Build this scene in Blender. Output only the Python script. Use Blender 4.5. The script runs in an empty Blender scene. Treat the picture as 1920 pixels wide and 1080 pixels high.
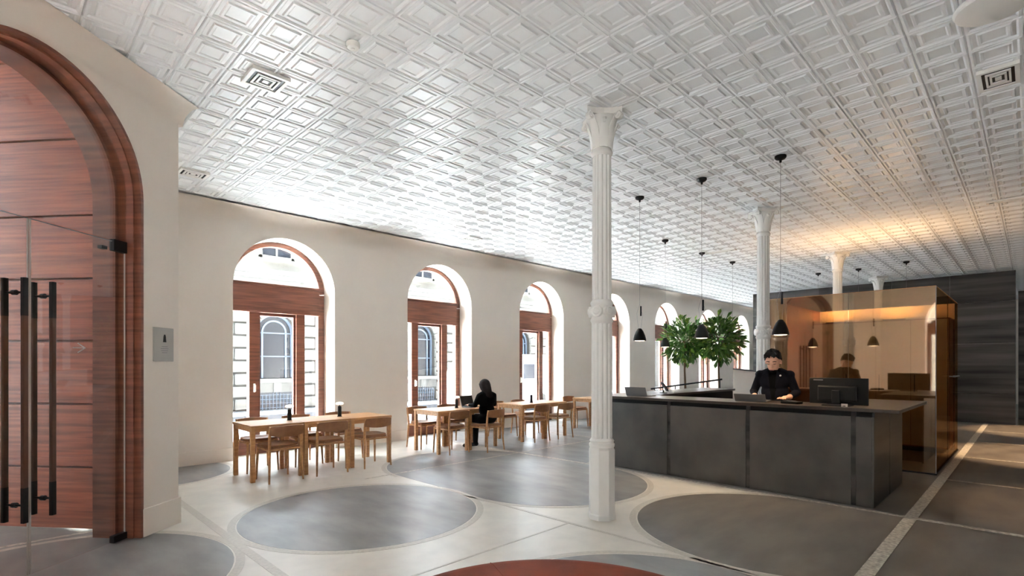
import bpy, math, random
from math import pi, sin, cos, radians as R_, sqrt
from mathutils import Vector, Matrix

random.seed(7)
scene = bpy.context.scene
C = scene.collection

# ---------------------------------------------------------------- camera, sky, exposure
EYE, FPX, HY, CEIL = 1.47, 977.0, 684.0, 3.89
cam_d = bpy.data.cameras.new('camera')
cam_d.lens = FPX / 1920 * 36
cam_d.sensor_width = 36
cam_d.shift_y = (HY - 540) / 1920
cam_d.clip_start = 0.05
cam = bpy.data.objects.new('camera', cam_d)
cam.location = (0, 0, EYE)
cam.rotation_euler = (pi / 2, 0, -pi / 4)
C.objects.link(cam)
scene.camera = cam

scene.view_settings.view_transform = 'Standard'
scene.view_settings.look = 'None'
scene.view_settings.gamma = 1
scene.view_settings.use_curve_mapping = False
scene.view_settings.exposure = 2.5
scene.cycles.max_bounces = 9
scene.cycles.adaptive_threshold = .02

world = bpy.data.worlds.new('sky')
scene.world = world
world.use_nodes = True
wn = world.node_tree.nodes
wn['Background'].inputs[0].default_value = (0.78, 0.9, 1.0, 1)
wn['Background'].inputs[1].default_value = 6.5

sun_d = bpy.data.lights.new('sun', 'SUN')
sun_d.energy = 112
sun_d.angle = R_(.6)
sun_d.color = (.88, .95, 1)
sun = bpy.data.objects.new('sun', sun_d)
sun.rotation_euler = Vector((.64, .0, -.77)).to_track_quat('-Z', 'Y').to_euler()
C.objects.link(sun)

def proj(x, y, z):
    s = x + y
    return 960 + FPX * (x - y) / s, HY - FPX * sqrt(2) * (z - EYE) / s

def S(r, g, b):
    f = lambda c: ((c / 255 + .055) / 1.055) ** 2.4 if c > 10 else c / 255 / 12.92
    return (f(r), f(g), f(b), 1)

# ---------------------------------------------------------------- materials
M = {}
def mat(name, col, rough=.5, metal=0, spec=.5, noise=0, nscale=(6, 6, 6), bump=0, bscale=60, col2=None, coat=0):
    m = bpy.data.materials.new(name)
    m.use_nodes = True
    nt = m.node_tree
    b = nt.nodes['Principled BSDF']
    b.inputs['Base Color'].default_value = col
    b.inputs['Roughness'].default_value = rough
    b.inputs['Metallic'].default_value = metal
    b.inputs['Specular IOR Level'].default_value = spec
    if coat:
        b.inputs['Coat Weight'].default_value = coat
        b.inputs['Coat Roughness'].default_value = .1
    if noise or col2 or bump:
        tc = nt.nodes.new('ShaderNodeTexCoord')
        mp = nt.nodes.new('ShaderNodeMapping')
        mp.inputs['Scale'].default_value = nscale
        nt.links.new(tc.outputs['Object'], mp.inputs['Vector'])
    if noise or col2:
        n = nt.nodes.new('ShaderNodeTexNoise')
        n.inputs['Scale'].default_value = 1
        n.inputs['Detail'].default_value = 5
        nt.links.new(mp.outputs[0], n.inputs['Vector'])
        mx = nt.nodes.new('ShaderNodeMix')
        mx.data_type = 'RGBA'
        c2 = col2 or tuple(c * (1 - noise) for c in col[:3]) + (1,)
        mx.inputs['A'].default_value = col
        mx.inputs['B'].default_value = c2
        rp = nt.nodes.new('ShaderNodeMapRange')
        rp.inputs['From Min'].default_value = .35
        rp.inputs['From Max'].default_value = .65
        nt.links.new(n.outputs['Fac'], rp.inputs['Value'])
        nt.links.new(rp.outputs[0], mx.inputs['Factor'])
        nt.links.new(mx.outputs['Result'], b.inputs['Base Color'])
    if bump:
        n2 = nt.nodes.new('ShaderNodeTexNoise')
        n2.inputs['Scale'].default_value = bscale
        nt.links.new(tc.outputs['Object'], n2.inputs['Vector'])
        bp = nt.nodes.new('ShaderNodeBump')
        bp.inputs['Strength'].default_value = bump
        bp.inputs['Distance'].default_value = .01
        nt.links.new(n2.outputs['Fac'], bp.inputs['Height'])
        nt.links.new(bp.outputs[0], b.inputs['Normal'])
    M[name] = m
    return m

def emis(name, col, strength):
    m = bpy.data.materials.new(name)
    m.use_nodes = True
    b = m.node_tree.nodes['Principled BSDF']
    b.inputs['Base Color'].default_value = col
    b.inputs['Emission Color'].default_value = col
    b.inputs['Emission Strength'].default_value = strength
    M[name] = m

def glass(name, tint, gloss_fac=None, gloss_col=(1, 1, 1, 1), rough=0.0):
    """clear pane: transparent with a fresnel (or fixed) mirror share"""
    m = bpy.data.materials.new(name)
    m.use_nodes = True
    nt = m.node_tree
    nt.nodes.clear()
    o = nt.nodes.new('ShaderNodeOutputMaterial')
    t = nt.nodes.new('ShaderNodeBsdfTransparent')
    t.inputs[0].default_value = tint
    g = nt.nodes.new('ShaderNodeBsdfGlossy')
    g.inputs['Color'].default_value = gloss_col
    g.inputs['Roughness'].default_value = rough
    x = nt.nodes.new('ShaderNodeMixShader')
    if gloss_fac is None:
        lw = nt.nodes.new('ShaderNodeLayerWeight')      # Schlick: same from both sides of the thin pane
        lw.inputs[0].default_value = .5
        pw = nt.nodes.new('ShaderNodeMath'); pw.operation = 'POWER'; pw.inputs[1].default_value = 5
        ma = nt.nodes.new('ShaderNodeMath'); ma.operation = 'MULTIPLY_ADD'
        ma.inputs[1].default_value = .9; ma.inputs[2].default_value = .03
        nt.links.new(lw.outputs['Facing'], pw.inputs[0])
        nt.links.new(pw.outputs[0], ma.inputs[0])
        nt.links.new(ma.outputs[0], x.inputs[0])
    else:
        x.inputs[0].default_value = gloss_fac
    nt.links.new(t.outputs[0], x.inputs[1])
    nt.links.new(g.outputs[0], x.inputs[2])
    nt.links.new(x.outputs[0], o.inputs[0])
    M[name] = m

mat('plaster', S(224, 214, 203), .75, noise=.03, nscale=(2, 2, 2))
mat('white_paint', S(240, 239, 235), .4, noise=.03)
mat('tin', S(238, 241, 243), .34, spec=.5)
mat('beige_terrazzo', S(214, 206, 194), .35, noise=.10, nscale=(5, 5, 5))
mat('dark_terrazzo', S(110, 108, 106), .34, nscale=(4, 1.6, 4), col2=S(138, 135, 132))
mat('brown_terrazzo', S(98, 91, 85), .32, nscale=(1.6, 4, 4), col2=S(122, 114, 106))
mat('rim_terrazzo', S(196, 187, 174), .4, noise=.15, nscale=(40, 40, 40))
mat('strip_terrazzo', S(206, 198, 184), .4, nscale=(30, 30, 30), col2=S(150, 140, 128))
mat('wood_red', S(126, 76, 56), .42, nscale=(2, 2, 30), col2=S(92, 52, 38))
mat('plank_wood', S(164, 90, 62), .42, nscale=(1.3, 1.3, 34), col2=S(120, 62, 42))
mat('oak', S(196, 146, 96), .45, nscale=(3, 30, 30), col2=S(168, 118, 74))
mat('oak_dark', S(150, 102, 66), .5, nscale=(12, 12, 12), col2=S(132, 88, 56))
mat('leather', S(126, 60, 38), .7, spec=.12, nscale=(6, 6, 6), col2=S(108, 50, 32), bump=.15, bscale=180)
mat('steel_dark', S(108, 105, 101), .4, metal=.8, nscale=(2, 2, 2), col2=S(88, 87, 86))
mat('steel_black', S(92, 89, 88), .36, metal=.8, nscale=(.3, .3, 5), col2=S(52, 52, 54))
mat('counter_top', S(70, 62, 56), .3, metal=.3, noise=.1)
mat('black', S(9, 9, 10), .5, spec=.3)
mat('black_metal', S(20, 20, 21), .45, metal=.4)
mat('handle_wood', S(70, 40, 24), .4, noise=.3, nscale=(8, 8, 1))
mat('plaque_metal', S(168, 164, 158), .5, metal=.1)
mat('white_plastic', S(235, 235, 232), .5)
mat('grey_metal', S(128, 128, 130), .4, metal=.5)
mat('leaf', S(92, 140, 50), .45, nscale=(9, 9, 9), col2=S(52, 92, 32))
mat('leaf_light', S(158, 186, 74), .45, nscale=(9, 9, 9), col2=S(78, 116, 38))
mat('trunk', S(120, 92, 66), .7, noise=.3, nscale=(20, 20, 4))
mat('terracotta', S(96, 90, 86), .7, noise=.1)
mat('stone', S(94, 92, 88), .85, nscale=(1.4, 1.4, 1.4), col2=S(78, 76, 72), bump=.3, bscale=14)
mat('stone_grey', S(84, 82, 78), .85, nscale=(1.5, 1.5, 1.5), col2=S(70, 68, 65))
mat('stone_joint', S(46, 43, 40), .9)
mat('facade_glass', S(22, 25, 32), .2, spec=.25)
mat('frame_blue', S(70, 80, 94), .5)
mat('asphalt', S(62, 62, 64), .9, noise=.2)
mat('pavement', S(215, 214, 210), .9, noise=.1)
mat('van_white', S(235, 236, 238), .3)
mat('tyre', S(30, 30, 30), .8)
mat('skin', S(228, 176, 148), .5)
mat('hair', S(12, 9, 8), .55, spec=.3)
mat('hair_brown', S(26, 16, 14), .8, spec=.2)
mat('navy', S(15, 16, 27), .8, spec=.2, noise=.15, nscale=(40, 40, 40))
mat('black_cloth', S(9, 10, 12), .85, spec=.15)
mat('eye_white', S(230, 225, 220), .3)
mat('lip', S(170, 100, 90), .5)
mat('bronze_wall', S(226, 214, 196), .5, noise=.08)
mat('paper', S(225, 218, 208), .7)
emis('bulb', (1, .82, .58, 1), 1.2)
emis('table_glow', (1, .9, .75, 1), .35)
emis('uplight', (1, .66, .3, 1), 1)
glass('pane', (.96, .97, .97, 1))
glass('door_glass', (.95, .97, .96, 1))
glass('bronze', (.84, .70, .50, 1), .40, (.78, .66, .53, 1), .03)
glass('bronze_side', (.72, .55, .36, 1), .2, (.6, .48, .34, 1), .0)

# ---------------------------------------------------------------- helpers
def V3(a, b, t):
    return tuple(a[i] + (b[i] - a[i]) * t for i in range(3))

class MB:
    def __init__(s):
        s.v, s.f = [], []
    def add(s, vs, fs):
        o = len(s.v)
        s.v += [tuple(p) for p in vs]
        s.f += [tuple(i + o for i in f) for f in fs]
        return s
    def box(s, x0, x1, y0, y1, z0, z1):
        vs = [(x, y, z) for z in (z0, z1) for y in (y0, y1) for x in (x0, x1)]
        return s.add(vs, [(0, 2, 3, 1), (4, 5, 7, 6), (0, 1, 5, 4), (2, 6, 7, 3), (0, 4, 6, 2), (1, 3, 7, 5)])
    def cyl(s, p0, p1, r0, r1=None, n=12, caps=True):
        r1 = r0 if r1 is None else r1
        a, b = Vector(p0), Vector(p1)
        d = (b - a).normalized()
        u = d.orthogonal().normalized()
        w = d.cross(u)
        vs = []
        for c, r in ((a, r0), (b, r1)):
            for i in range(n):
                t = 2 * pi * i / n
                vs.append(c + (u * cos(t) + w * sin(t)) * r)
        fs = [(i, (i + 1) % n, n + (i + 1) % n, n + i) for i in range(n)]
        if caps:
            fs += [tuple(range(n - 1, -1, -1)), tuple(range(n, 2 * n))]
        return s.add(vs, fs)
    def tube(s, pts, r, n=8, caps=True):
        pts = [Vector(p) for p in pts]
        rs = r if isinstance(r, (list, tuple)) else [r] * len(pts)
        vs, u = [], None
        for i, p in enumerate(pts):
            d = (pts[min(i + 1, len(pts) - 1)] - pts[max(i - 1, 0)]).normalized()
            u = d.orthogonal().normalized() if u is None else (u - d * u.dot(d)).normalized()
            w = d.cross(u)
            vs += [p + (u * cos(2 * pi * k / n) + w * sin(2 * pi * k / n)) * rs[i] for k in range(n)]
        fs = []
        for i in range(len(pts) - 1):
            for k in range(n):
                k2 = (k + 1) % n
                fs.append((i * n + k, i * n + k2, (i + 1) * n + k2, (i + 1) * n + k))
        if caps:
            fs += [tuple(range(n - 1, -1, -1)), tuple(range((len(pts) - 1) * n, len(pts) * n))]
        return s.add(vs, fs)
    def lathe(s, prof, n=24, c=(0, 0, 0), rfun=None, closed=False):
        vs = []
        for r, z in prof:
            for k in range(n):
                t = 2 * pi * k / n
                q = r * (rfun(t) if rfun else 1)
                vs.append((c[0] + q * cos(t), c[1] + q * sin(t), c[2] + z))
        fs = []
        m = len(prof)
        for i in range(m - 1 if not closed else m):
            j = (i + 1) % m
            for k in range(n):
                k2 = (k + 1) % n
                fs.append((i * n + k, i * n + k2, j * n + k2, j * n + k))
        if not closed:
            fs += [tuple(range(n - 1, -1, -1)), tuple(range((m - 1) * n, m * n))]
        return s.add(vs, fs)
    def prism(s, poly, z0, z1):
        n = len(poly)
        vs = [(x, y, z0) for x, y in poly] + [(x, y, z1) for x, y in poly]
        fs = [tuple(range(n - 1, -1, -1)), tuple(range(n, 2 * n))]
        fs += [(i, (i + 1) % n, n + (i + 1) % n, n + i) for i in range(n)]
        return s.add(vs, fs)
    def strip(s, pts, th, closed=False):
        """pts: list of (a,b) 3d pairs; sheet between them"""
        vs = []
        for a, b in pts:
            vs += [a, b]
        n = len(pts)
        fs = [(2 * i, 2 * i + 1, (2 * i + 3) % (2 * n), (2 * i + 2) % (2 * n)) for i in range(n if closed else n - 1)]
        return s.add(vs, fs)
    def map(s, fn):
        s.v = [tuple(fn(*p)) for p in s.v]
        return s
    def mesh(s, name):
        me = bpy.data.meshes.new(name)
        me.from_pydata(s.v, [], s.f)
        me.validate()
        return me
    def build(s, name, m, parent=None, smooth=False, bevel=0, seg=2, fixn=True):
        me = s.mesh(name)
        if fixn:
            import bmesh
            bm = bmesh.new()
            bm.from_mesh(me)
            bmesh.ops.recalc_face_normals(bm, faces=bm.faces)
            bm.to_mesh(me)
            bm.free()
        me.materials.append(M[m])
        o = bpy.data.objects.new(name, me)
        C.objects.link(o)
        if parent:
            o.parent = parent
        if smooth:
            sm(me)
        if bevel:
            b = o.modifiers.new('bevel', 'BEVEL')
            b.width = bevel
            b.segments = seg
            b.limit_method = 'ANGLE'
        return o

def sm(me, ang=40):
    me.shade_smooth() if hasattr(me, 'shade_smooth') else me.polygons.foreach_set('use_smooth', [True] * len(me.polygons))
    try:
        me.set_sharp_from_angle(angle=R_(ang))
    except Exception:
        pass

def tag(o, label=None, cat=None, group=None, kind=None):
    if label: o['label'] = label
    if cat: o['category'] = cat
    if group: o['group'] = group
    if kind: o['kind'] = kind
    return o
def struct(o, label):
    return tag(o, label, None, None, 'structure')
def empty(name, loc, rz=0):
    o = bpy.data.objects.new(name, None)
    o.empty_display_size = .1
    o.location = loc
    o.rotation_euler = (0, 0, rz)
    C.objects.link(o)
    return o
def copy_tree(o, parent=None):
    c = o.copy()
    C.objects.link(c)
    if parent is not None:
        c.parent = parent
    for ch in list(o.children):
        copy_tree(ch, c)
    return c
def light(name, kind, loc, energy, col, parent=None, rot=(0, 0, 0), **kw):
    d = bpy.data.lights.new(name, kind)
    d.energy = energy
    d.color = col
    for k, v in kw.items():
        setattr(d, k, v)
    o = bpy.data.objects.new(name, d)
    o.location = loc
    o.rotation_euler = rot
    C.objects.link(o)
    if parent: o.parent = parent
    return o

def arc(cx, cz, r, a0=pi, a1=0, n=24):
    return [(cx + r * cos(a0 + (a1 - a0) * i / n), cz + r * sin(a0 + (a1 - a0) * i / n)) for i in range(n + 1)]

def arch_wall(s0, s1, z0, z1, ops, th, n=24):
    """wall in (s, w, z), front at w=0, back at w=th, ops: (centre, radius, spring, base)"""
    b = MB()
    cur = s0
    for c, r, sp, base in sorted(ops):
        b.box(cur, c - r, 0, th, z0, z1)
        pts = arc(c, sp, r, pi, 0, n)
        for (a0, h0), (a1, h1) in zip(pts[:-1], pts[1:]):
            vs = [(a0, 0, h0), (a1, 0, h1), (a1, 0, z1), (a0, 0, z1), (a0, th, h0), (a1, th, h1), (a1, th, z1), (a0, th, z1)]
            b.add(vs, [(0, 1, 2, 3), (7, 6, 5, 4), (0, 4, 5, 1), (3, 2, 6, 7)])
        if base > z0:
            b.box(c - r, c + r, 0, th, z0, base)
        cur = c + r
    b.box(cur, s1, 0, th, z0, z1)
    return b

# ---------------------------------------------------------------- the room: floor
floor = struct(MB().box(-9, 30, -7, 9.25, -.2, 0).build('floor', 'brown_terrazzo'), 'polished terrazzo lobby floor of beige field, grey discs and thin divider strips')
MB().box(-3, 6.25, .83, 9.2, 0, .001).build('beige_field', 'beige_terrazzo', floor)
MB().box(6.25, 26, 4.7, 9.2, 0, .0012).build('grey_field', 'dark_terrazzo', floor)
def disc(cx, cy, r, m, z, n=72, clip=None):
    pts = [(cx + r * cos(2 * pi * i / n), cy + r * sin(2 * pi * i / n)) for i in range(n)]
    if clip:
        pts = [clip(x, y) for x, y in pts]
    MB().prism(pts, 0.0002, z).build('terrazzo_disc', m, floor)
def ring(cx, cy, r0, r1, z=.0025, a0=0, a1=2 * pi, n=72):
    b = MB()
    vs, fs = [], []
    for i in range(n + 1):
        a = a0 + (a1 - a0) * i / n
        for r, zz in ((r0, 0), (r0, z), (r1, z), (r1, 0)):
            vs.append((cx + r * cos(a), cy + r * sin(a), zz))
    for i in range(n):
        for k in range(3):
            fs.append((i * 4 + k, i * 4 + k + 1, i * 4 + 4 + k + 1, i * 4 + 4 + k))
    b.add(vs, fs).build('border_ring', 'rim_terrazzo', floor)
for cx, cy, r, m in ((2.65, 4.76, 1.13, 'dark_terrazzo'), (.22, 4.6, 1.13, 'dark_terrazzo'),
                     (1.5, 8.35, .95, 'dark_terrazzo'), (2.62, 1.5, 1.13, 'dark_terrazzo')):
    disc(cx, cy, r, m, .002)
    ring(cx, cy, r + .012, r + .075)
# long rounded panel leading to the counter
_a = [(5.02 + 1.2 * cos(pi + pi * i / 36), 4.34 + 1.2 * sin(pi + pi * i / 36)) for i in range(37)]
_b = [(5.02 + 1.2 * cos(pi * i / 36), 5.9 + 1.2 * sin(pi * i / 36)) for i in range(37)]
MB().prism(_a + _b, .0002, .0021).build('terrazzo_disc', 'dark_terrazzo', floor)
ring(5.02, 4.34, 1.212, 1.275, a0=pi * .95, a1=2 * pi)
ring(5.02, 5.9, 1.212, 1.275, a0=pi * .5, a1=pi * 1.0)
# the disc by the counter fills its corner out to the strips
pts = []
cx, cy, r = 5.03, 1.66, 1.21
for i in range(73):
    a = 2 * pi * i / 72
    x, y = cx + r * cos(a), cy + r * sin(a)
    pts.append((x, y))
poly = [p for p in pts if not (p[0] > cx and p[1] < cy)]
poly = [(cx + r, cy + 0), ] + [(cx + r * cos(a), cy + r * sin(a)) for a in [pi * 1.222 * i / 60 for i in range(61)] if cy + r * sin(a) > .875] + [(cx - 0.92, .875), (cx + r, .875)]
MB().prism(poly, .0002, .002).build('terrazzo_disc', 'brown_terrazzo', floor)
ring(cx, cy, r + .012, r + .075, a0=0.45, a1=3.8)
def strip_x(y, x0, x1, w=.08, m='strip_terrazzo', z=.003):
    MB().box(x0, x1, y - w / 2, y + w / 2, 0, z).build('divider_strip', m, floor)
def strip_y(x, y0, y1, w=.06, m='strip_terrazzo', z=.0032):
    MB().box(x - w / 2, x + w / 2, y0, y1, 0, z).build('divider_strip', m, floor)
strip_x(.83, 2.0, 24, .1)
strip_y(6.25, .0, 8.6, .07)
strip_y(6.25, -3, 0, .05)
for x in (8.65, 10.95, 13.3, 15.6): strip_y(x, -3, .78, .05)
strip_y(1.43, 1.0, 8.5, .07, 'rim_terrazzo')
strip_y(3.80, 1.0, 4.6, .035, 'rim_terrazzo')
strip_x(6.08, 3.4, 9.5, .035)
strip_x(3.05, 2.0, 3.8, .02, 'rim_terrazzo')
strip_x(5.87, -3, .9, .05)
for x in (8.6, 11): strip_y(x, 4.7, 8.6, .05)
strip_x(4.7, 6.3, 20, .05)

# ---------------------------------------------------------------- window wall
WY = 8.68
WC = [3.45 + 3.155 * k for k in range(7)]
WR, WSP = .825, 2.72
ops = [(c, WR, WSP, 0.0) for c in WC]
wall_window = struct(arch_wall(1.15, 27, 0, 5.2, ops, .6).map(lambda s, w, z: (s, WY + w, z)).build('wall_right', 'plaster', smooth=False),
                     'long pale plaster wall with a row of deep arched window openings')
for i in range(len(WC) + 1):
    a = 1.15 if i == 0 else WC[i - 1] + WR
    b_ = WC[i] - WR if i < len(WC) else 27
    o = MB().box(a, b_, WY - .018, WY, 0, .2).build('baseboard_right', 'plaster', bevel=.004)
    struct(o, 'pale painted baseboard on the pier %s' % (['between the entrance pier and the first arched window', 'between the first and second arched windows', 'between the second and third arched windows', 'between the third and fourth arched windows', 'between the fourth and fifth arched windows', 'between the fifth and sixth arched windows', 'between the sixth and seventh arched windows', 'beyond the seventh arched window'][i]))
# concave cove where this wall meets the ceiling
def cove_profile(r, n=10):
    # (distance from wall, z) concave quarter, plus backing
    return [(r - r * cos(a), CEIL - .014 - r + r * sin(a)) for a in [pi / 2 * i / n for i in range(n + 1)]] 
cp = cove_profile(.27)
vs, fs = [], []
for xx in (1.15, 27):
    for d, z in cp: vs.append((xx, WY - d, z))
    vs.append((xx, WY + .02, CEIL + .03))
n = len(cp) + 1
for i in range(n):
    fs.append((i, (i + 1) % n, n + (i + 1) % n, n + i))
fs += [tuple(range(n)), tuple(range(2 * n - 1, n - 1, -1))]
struct(MB().add(vs, fs).build('trim_1', 'plaster', smooth=True), 'smooth plaster cove between window wall and pressed tin ceiling')

ORD = ['first', 'second', 'third', 'fourth', 'fifth', 'sixth', 'seventh']
def make_window(idx):
    """red-brown arched timber window; local x along wall, y outwards, z up"""
    w = empty('window_%d' % (idx + 1), (WC[idx], WY + .40, 0))
    struct(w, '%s arched red-brown timber window counted from the entrance door' % ORD[idx])
    r = WR
    m = 'wood_red'
    # jambs, sill rail, transom, mullions
    for sx in (-1, 1):
        MB().box(*sorted((sx * (r - .005), sx * (r - .115))), 0, .12, .0, WSP).build('jamb', m, w, bevel=.006)
    tr = MB().box(-r + .11, r - .11, -.03, .12, 2.37, 2.79).build('transom', m, w, bevel=.006)
    MB().box(-r + .1, r - .1, -.05, .1, 2.79, 2.83).build('ledge', m, tr, bevel=.004)
    MB().box(-r + .1, r - .1, -.045, .1, 2.34, 2.37).build('ledge', m, tr, bevel=.004)
    for sx in (-1, 1):
        MB().box(*sorted((sx * .31, sx * .46)), -.01, .12, .22, 2.35).build('mullion', m, w, bevel=.006)
    MB().box(-r + .11, r - .11, -.02, .12, 0.0, .22).build('bottom_rail', m, w, bevel=.006)
    # casement sash round the middle light
    sash = MB().box(-.31, .31, .03, .09, .22, .29).box(-.31, .31, .03, .09, 2.29, 2.35).box(-.31, -.275, .03, .09, .29, 2.29).box(.275, .31, .03, .09, .29, 2.29).build('sash', m, w, bevel=.004)
    h = MB().box(-.40, -.375, -.045, -.01, 1.02, 1.16).cyl((-.388, -.045, 1.13), (-.388, -.075, 1.13), .01).box(-.398, -.378, -.085, -.07, 1.03, 1.14).build('handle', 'white_plastic', w, bevel=.003)
    # arched head
    a0, a1 = arc(0, WSP + .02, r - .005), arc(0, WSP + .02, r - .095)
    vs = []
    for (x0, z0), (x1, z1) in zip(a0, a1):
        vs += [(x0, 0, z0), (x1, 0, z1), (x1, .12, z1), (x0, .12, z0)]
    fs = []
    for i in range(len(a0) - 1):
        for k in range(4):
            fs.append((i * 4 + k, i * 4 + (k + 1) % 4, i * 4 + 4 + (k + 1) % 4, i * 4 + 4 + k))
    MB().add(vs, fs).build('arched_head', m, w, smooth=True)
    # panes
    for x0, x1 in ((-r + .115, -.46), (-.275, .275), (.46, r - .115)):
        MB().box(x0, x1, .056, .064, .22, 2.35).build('pane', 'pane', w)
    p = arc(0, WSP + .02, r - .095)
    pl = [(x, z) for x, z in p if z > 2.83]
    pl = [(pl[0][0], 2.83)] + pl + [(pl[-1][0], 2.83)]
    MB().prism(pl, .056, .064).map(lambda x, y, z: (x, z, y)).build('fanlight_pane', 'pane', w)
    return w
for i in range(7): make_window(i)

# ---------------------------------------------------------------- entrance wall (chamfered corner of the room)
CX, CY = 1.234, 5.627
DX, DY = .775, .632
def ent(s, w, z):
    # s runs from the free corner toward the camera side, w goes outwards through the wall
    return (CX - DX * s - DY * w, CY - DY * s + DX * w, z)
ELEN = 3.65
AS, AR, ASP = 1.25, .83, 2.855
struct(arch_wall(0, ELEN, 0, 5.2, [(AS, AR, ASP, 0)], .42, 32).map(ent).build('wall_left', 'plaster'), 'grey-beige plaster wall around the arched timber entrance')
for a, b_, t in ((0, AS - AR - .0, 'right'), (AS + AR, ELEN, 'left')):
    struct(MB().box(a - (.016 if a == 0 else 0), b_, -.018, .0, 0, .24).map(ent).build('baseboard_left', 'plaster', bevel=.004), 'tall plaster baseboard %s of the arched entrance' % t)
struct(MB().box(-.016, 0, -.018, .40, 0, .24).map(ent).build('baseboard_left', 'plaster', bevel=.004), 'short baseboard wrapping the free corner of the entrance pier')
# cove over entrance wall
vs, fs = [], []
cp = cove_profile(.165)
for ss in (-.06, ELEN):
    for d, z in cp: vs.append(ent(ss, -d, z))
    vs.append(ent(ss, .2, CEIL + .03))
    vs.append(ent(ss, .2, CEIL - .18))
n = len(cp) + 2
for i in range(n): fs.append((i, (i + 1) % n, n + (i + 1) % n, n + i))
fs += [tuple(range(n)), tuple(range(2 * n - 1, n - 1, -1))]
struct(MB().add(vs, fs).build('trim_2', 'plaster', smooth=True), 'curved plaster cove above the arched entrance wall')
MB().prism([ent(0, .2, 0)[:2], (.75, 5.95), (.75, 9.0), (-2.3, 9.0), (-2.3, 3.2), ent(ELEN, .2, 0)[:2]], .0004, .0024).build('vestibule_field', 'dark_terrazzo', floor)
# closing walls (partly seen only in reflection)
struct(MB().box(.75, 1.15, 5.9, 9.28, 0, 5.2).build('wall_return', 'plaster'), 'plaster return wall behind the entrance pier')
BX, BY0 = CX - DX * ELEN, CY - DY * ELEN
bops = [(c, WR, WSP, 0.0) for c in (-4.9, -1.75, 1.41)]
struct(arch_wall(-6.4, BY0 + .2, 0, 5.2, bops, .5).map(lambda s, w, z: (BX - w, s, z)).build('wall_back', 'plaster'), 'plaster wall behind the viewpoint with arched openings')
struct(MB().box(-3, 30, -6.9, -6.4, 0, 5.2).build('wall_side', 'plaster'), 'plain plaster wall closing the lobby on the right')
struct(MB().box(-2.6, 27.4, -6.9, 9.28, 5.2, 24).box(27.4, 70, -6.9, 9.28, -.2, 24).build('ceiling_sky_blocker', 'stone'), 'unseen block added above and beyond the lobby to keep sky light off the street')  # added mass, shades the street and the facade opposite from the sky
struct(MB().box(-2.6, .75, 9.0, 9.28, -.2, 5.2).build('wall_light_shield', 'plaster'), 'wall added round the entrance vestibule to subdue its daylight')  # added enclosure, keeps outdoor light off the planked door
struct(MB().box(-2.6, -2.3, 3.0, 7.5, -.2, 5.2).box(-2.6, -2.3, 7.95, 9.0, -.2, 5.2).build('wall_light_shield_side', 'plaster'), 'side wall added to the entrance vestibule, its gap letting in little daylight')  # added too, the narrow gap sets how much light reaches the planks

struct(MB().box(27, 27.4, -6.4, 9.28, 0, 5.2).build('wall_far', 'plaster'), 'plain plaster wall at the far end of the lobby')
for i, c in enumerate((-4.9, -1.75, 1.41)):
    w = empty('window_%d' % (8 + i), (BX - .35, c, 0), pi / 2)
    struct(w, 'arched timber window behind the viewpoint, number %s along its wall' % ('one', 'two', 'three')[i])
    for sx in (-1, 1):
        MB().box(*sorted((sx * (WR - .005), sx * (WR - .1))), 0, .1, 0, WSP).build('jamb', 'wood_red', w)
        MB().box(*sorted((sx * .31, sx * .44)), 0, .1, .2, 2.37).build('mullion', 'wood_red', w)
    MB().box(-WR + .1, WR - .1, 0, .1, 2.37, 2.79).build('transom', 'wood_red', w)
    MB().box(-WR + .1, WR - .1, 0, .1, 0, .2).build('bottom_rail', 'wood_red', w)

# timber arched casing, glass doors, wood leaf beyond
cas = empty('arched_door_casing', ent(AS, .1, 0))
tag(cas, 'dark red-brown stepped timber casing lining the arched entrance', 'door frame')
cas.rotation_euler = (0, 0, 0)
L0 = Vector(ent(AS, .1, 0))
def entl(s, w, z):
    p = ent(s, w, z)
    return (p[0] - L0.x, p[1] - L0.y, p[2])
def casing_piece(name, r_out, r_in, w0, w1):
    def path(r):
        return [(AS - r, 0.0)] + [(AS - r, z) for z in (1.0, 2.0)] + arc(AS, ASP, r, pi, 0, 40) + [(AS + r, z) for z in (2.0, 1.0, 0.0)]
    vs, fs = [], []
    for (a, za), (b_, zb) in zip(path(r_out), path(r_in)):
        vs += [entl(a, w0, za), entl(b_, w0, zb), entl(b_, w1, zb), entl(a, w1, za)]
    m = len(vs) // 4
    for i in range(m - 1):
        for k in range(4):
            fs.append((i * 4 + k, i * 4 + (k + 1) % 4, i * 4 + 4 + (k + 1) % 4, i * 4 + 4 + k))
    return MB().add(vs, fs).build(name, 'wood_red', cas, smooth=True)
casing_piece('casing_face', AR + .004, AR - .022, -.012, .05)
casing_piece('casing_step', AR - .001, AR - .035, .05, .11)
casing_piece('casing_step', AR - .001, AR - .022, .11, .20)
casing_piece('casing_lining', AR - .001, AR - .05, .20, .41)

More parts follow.
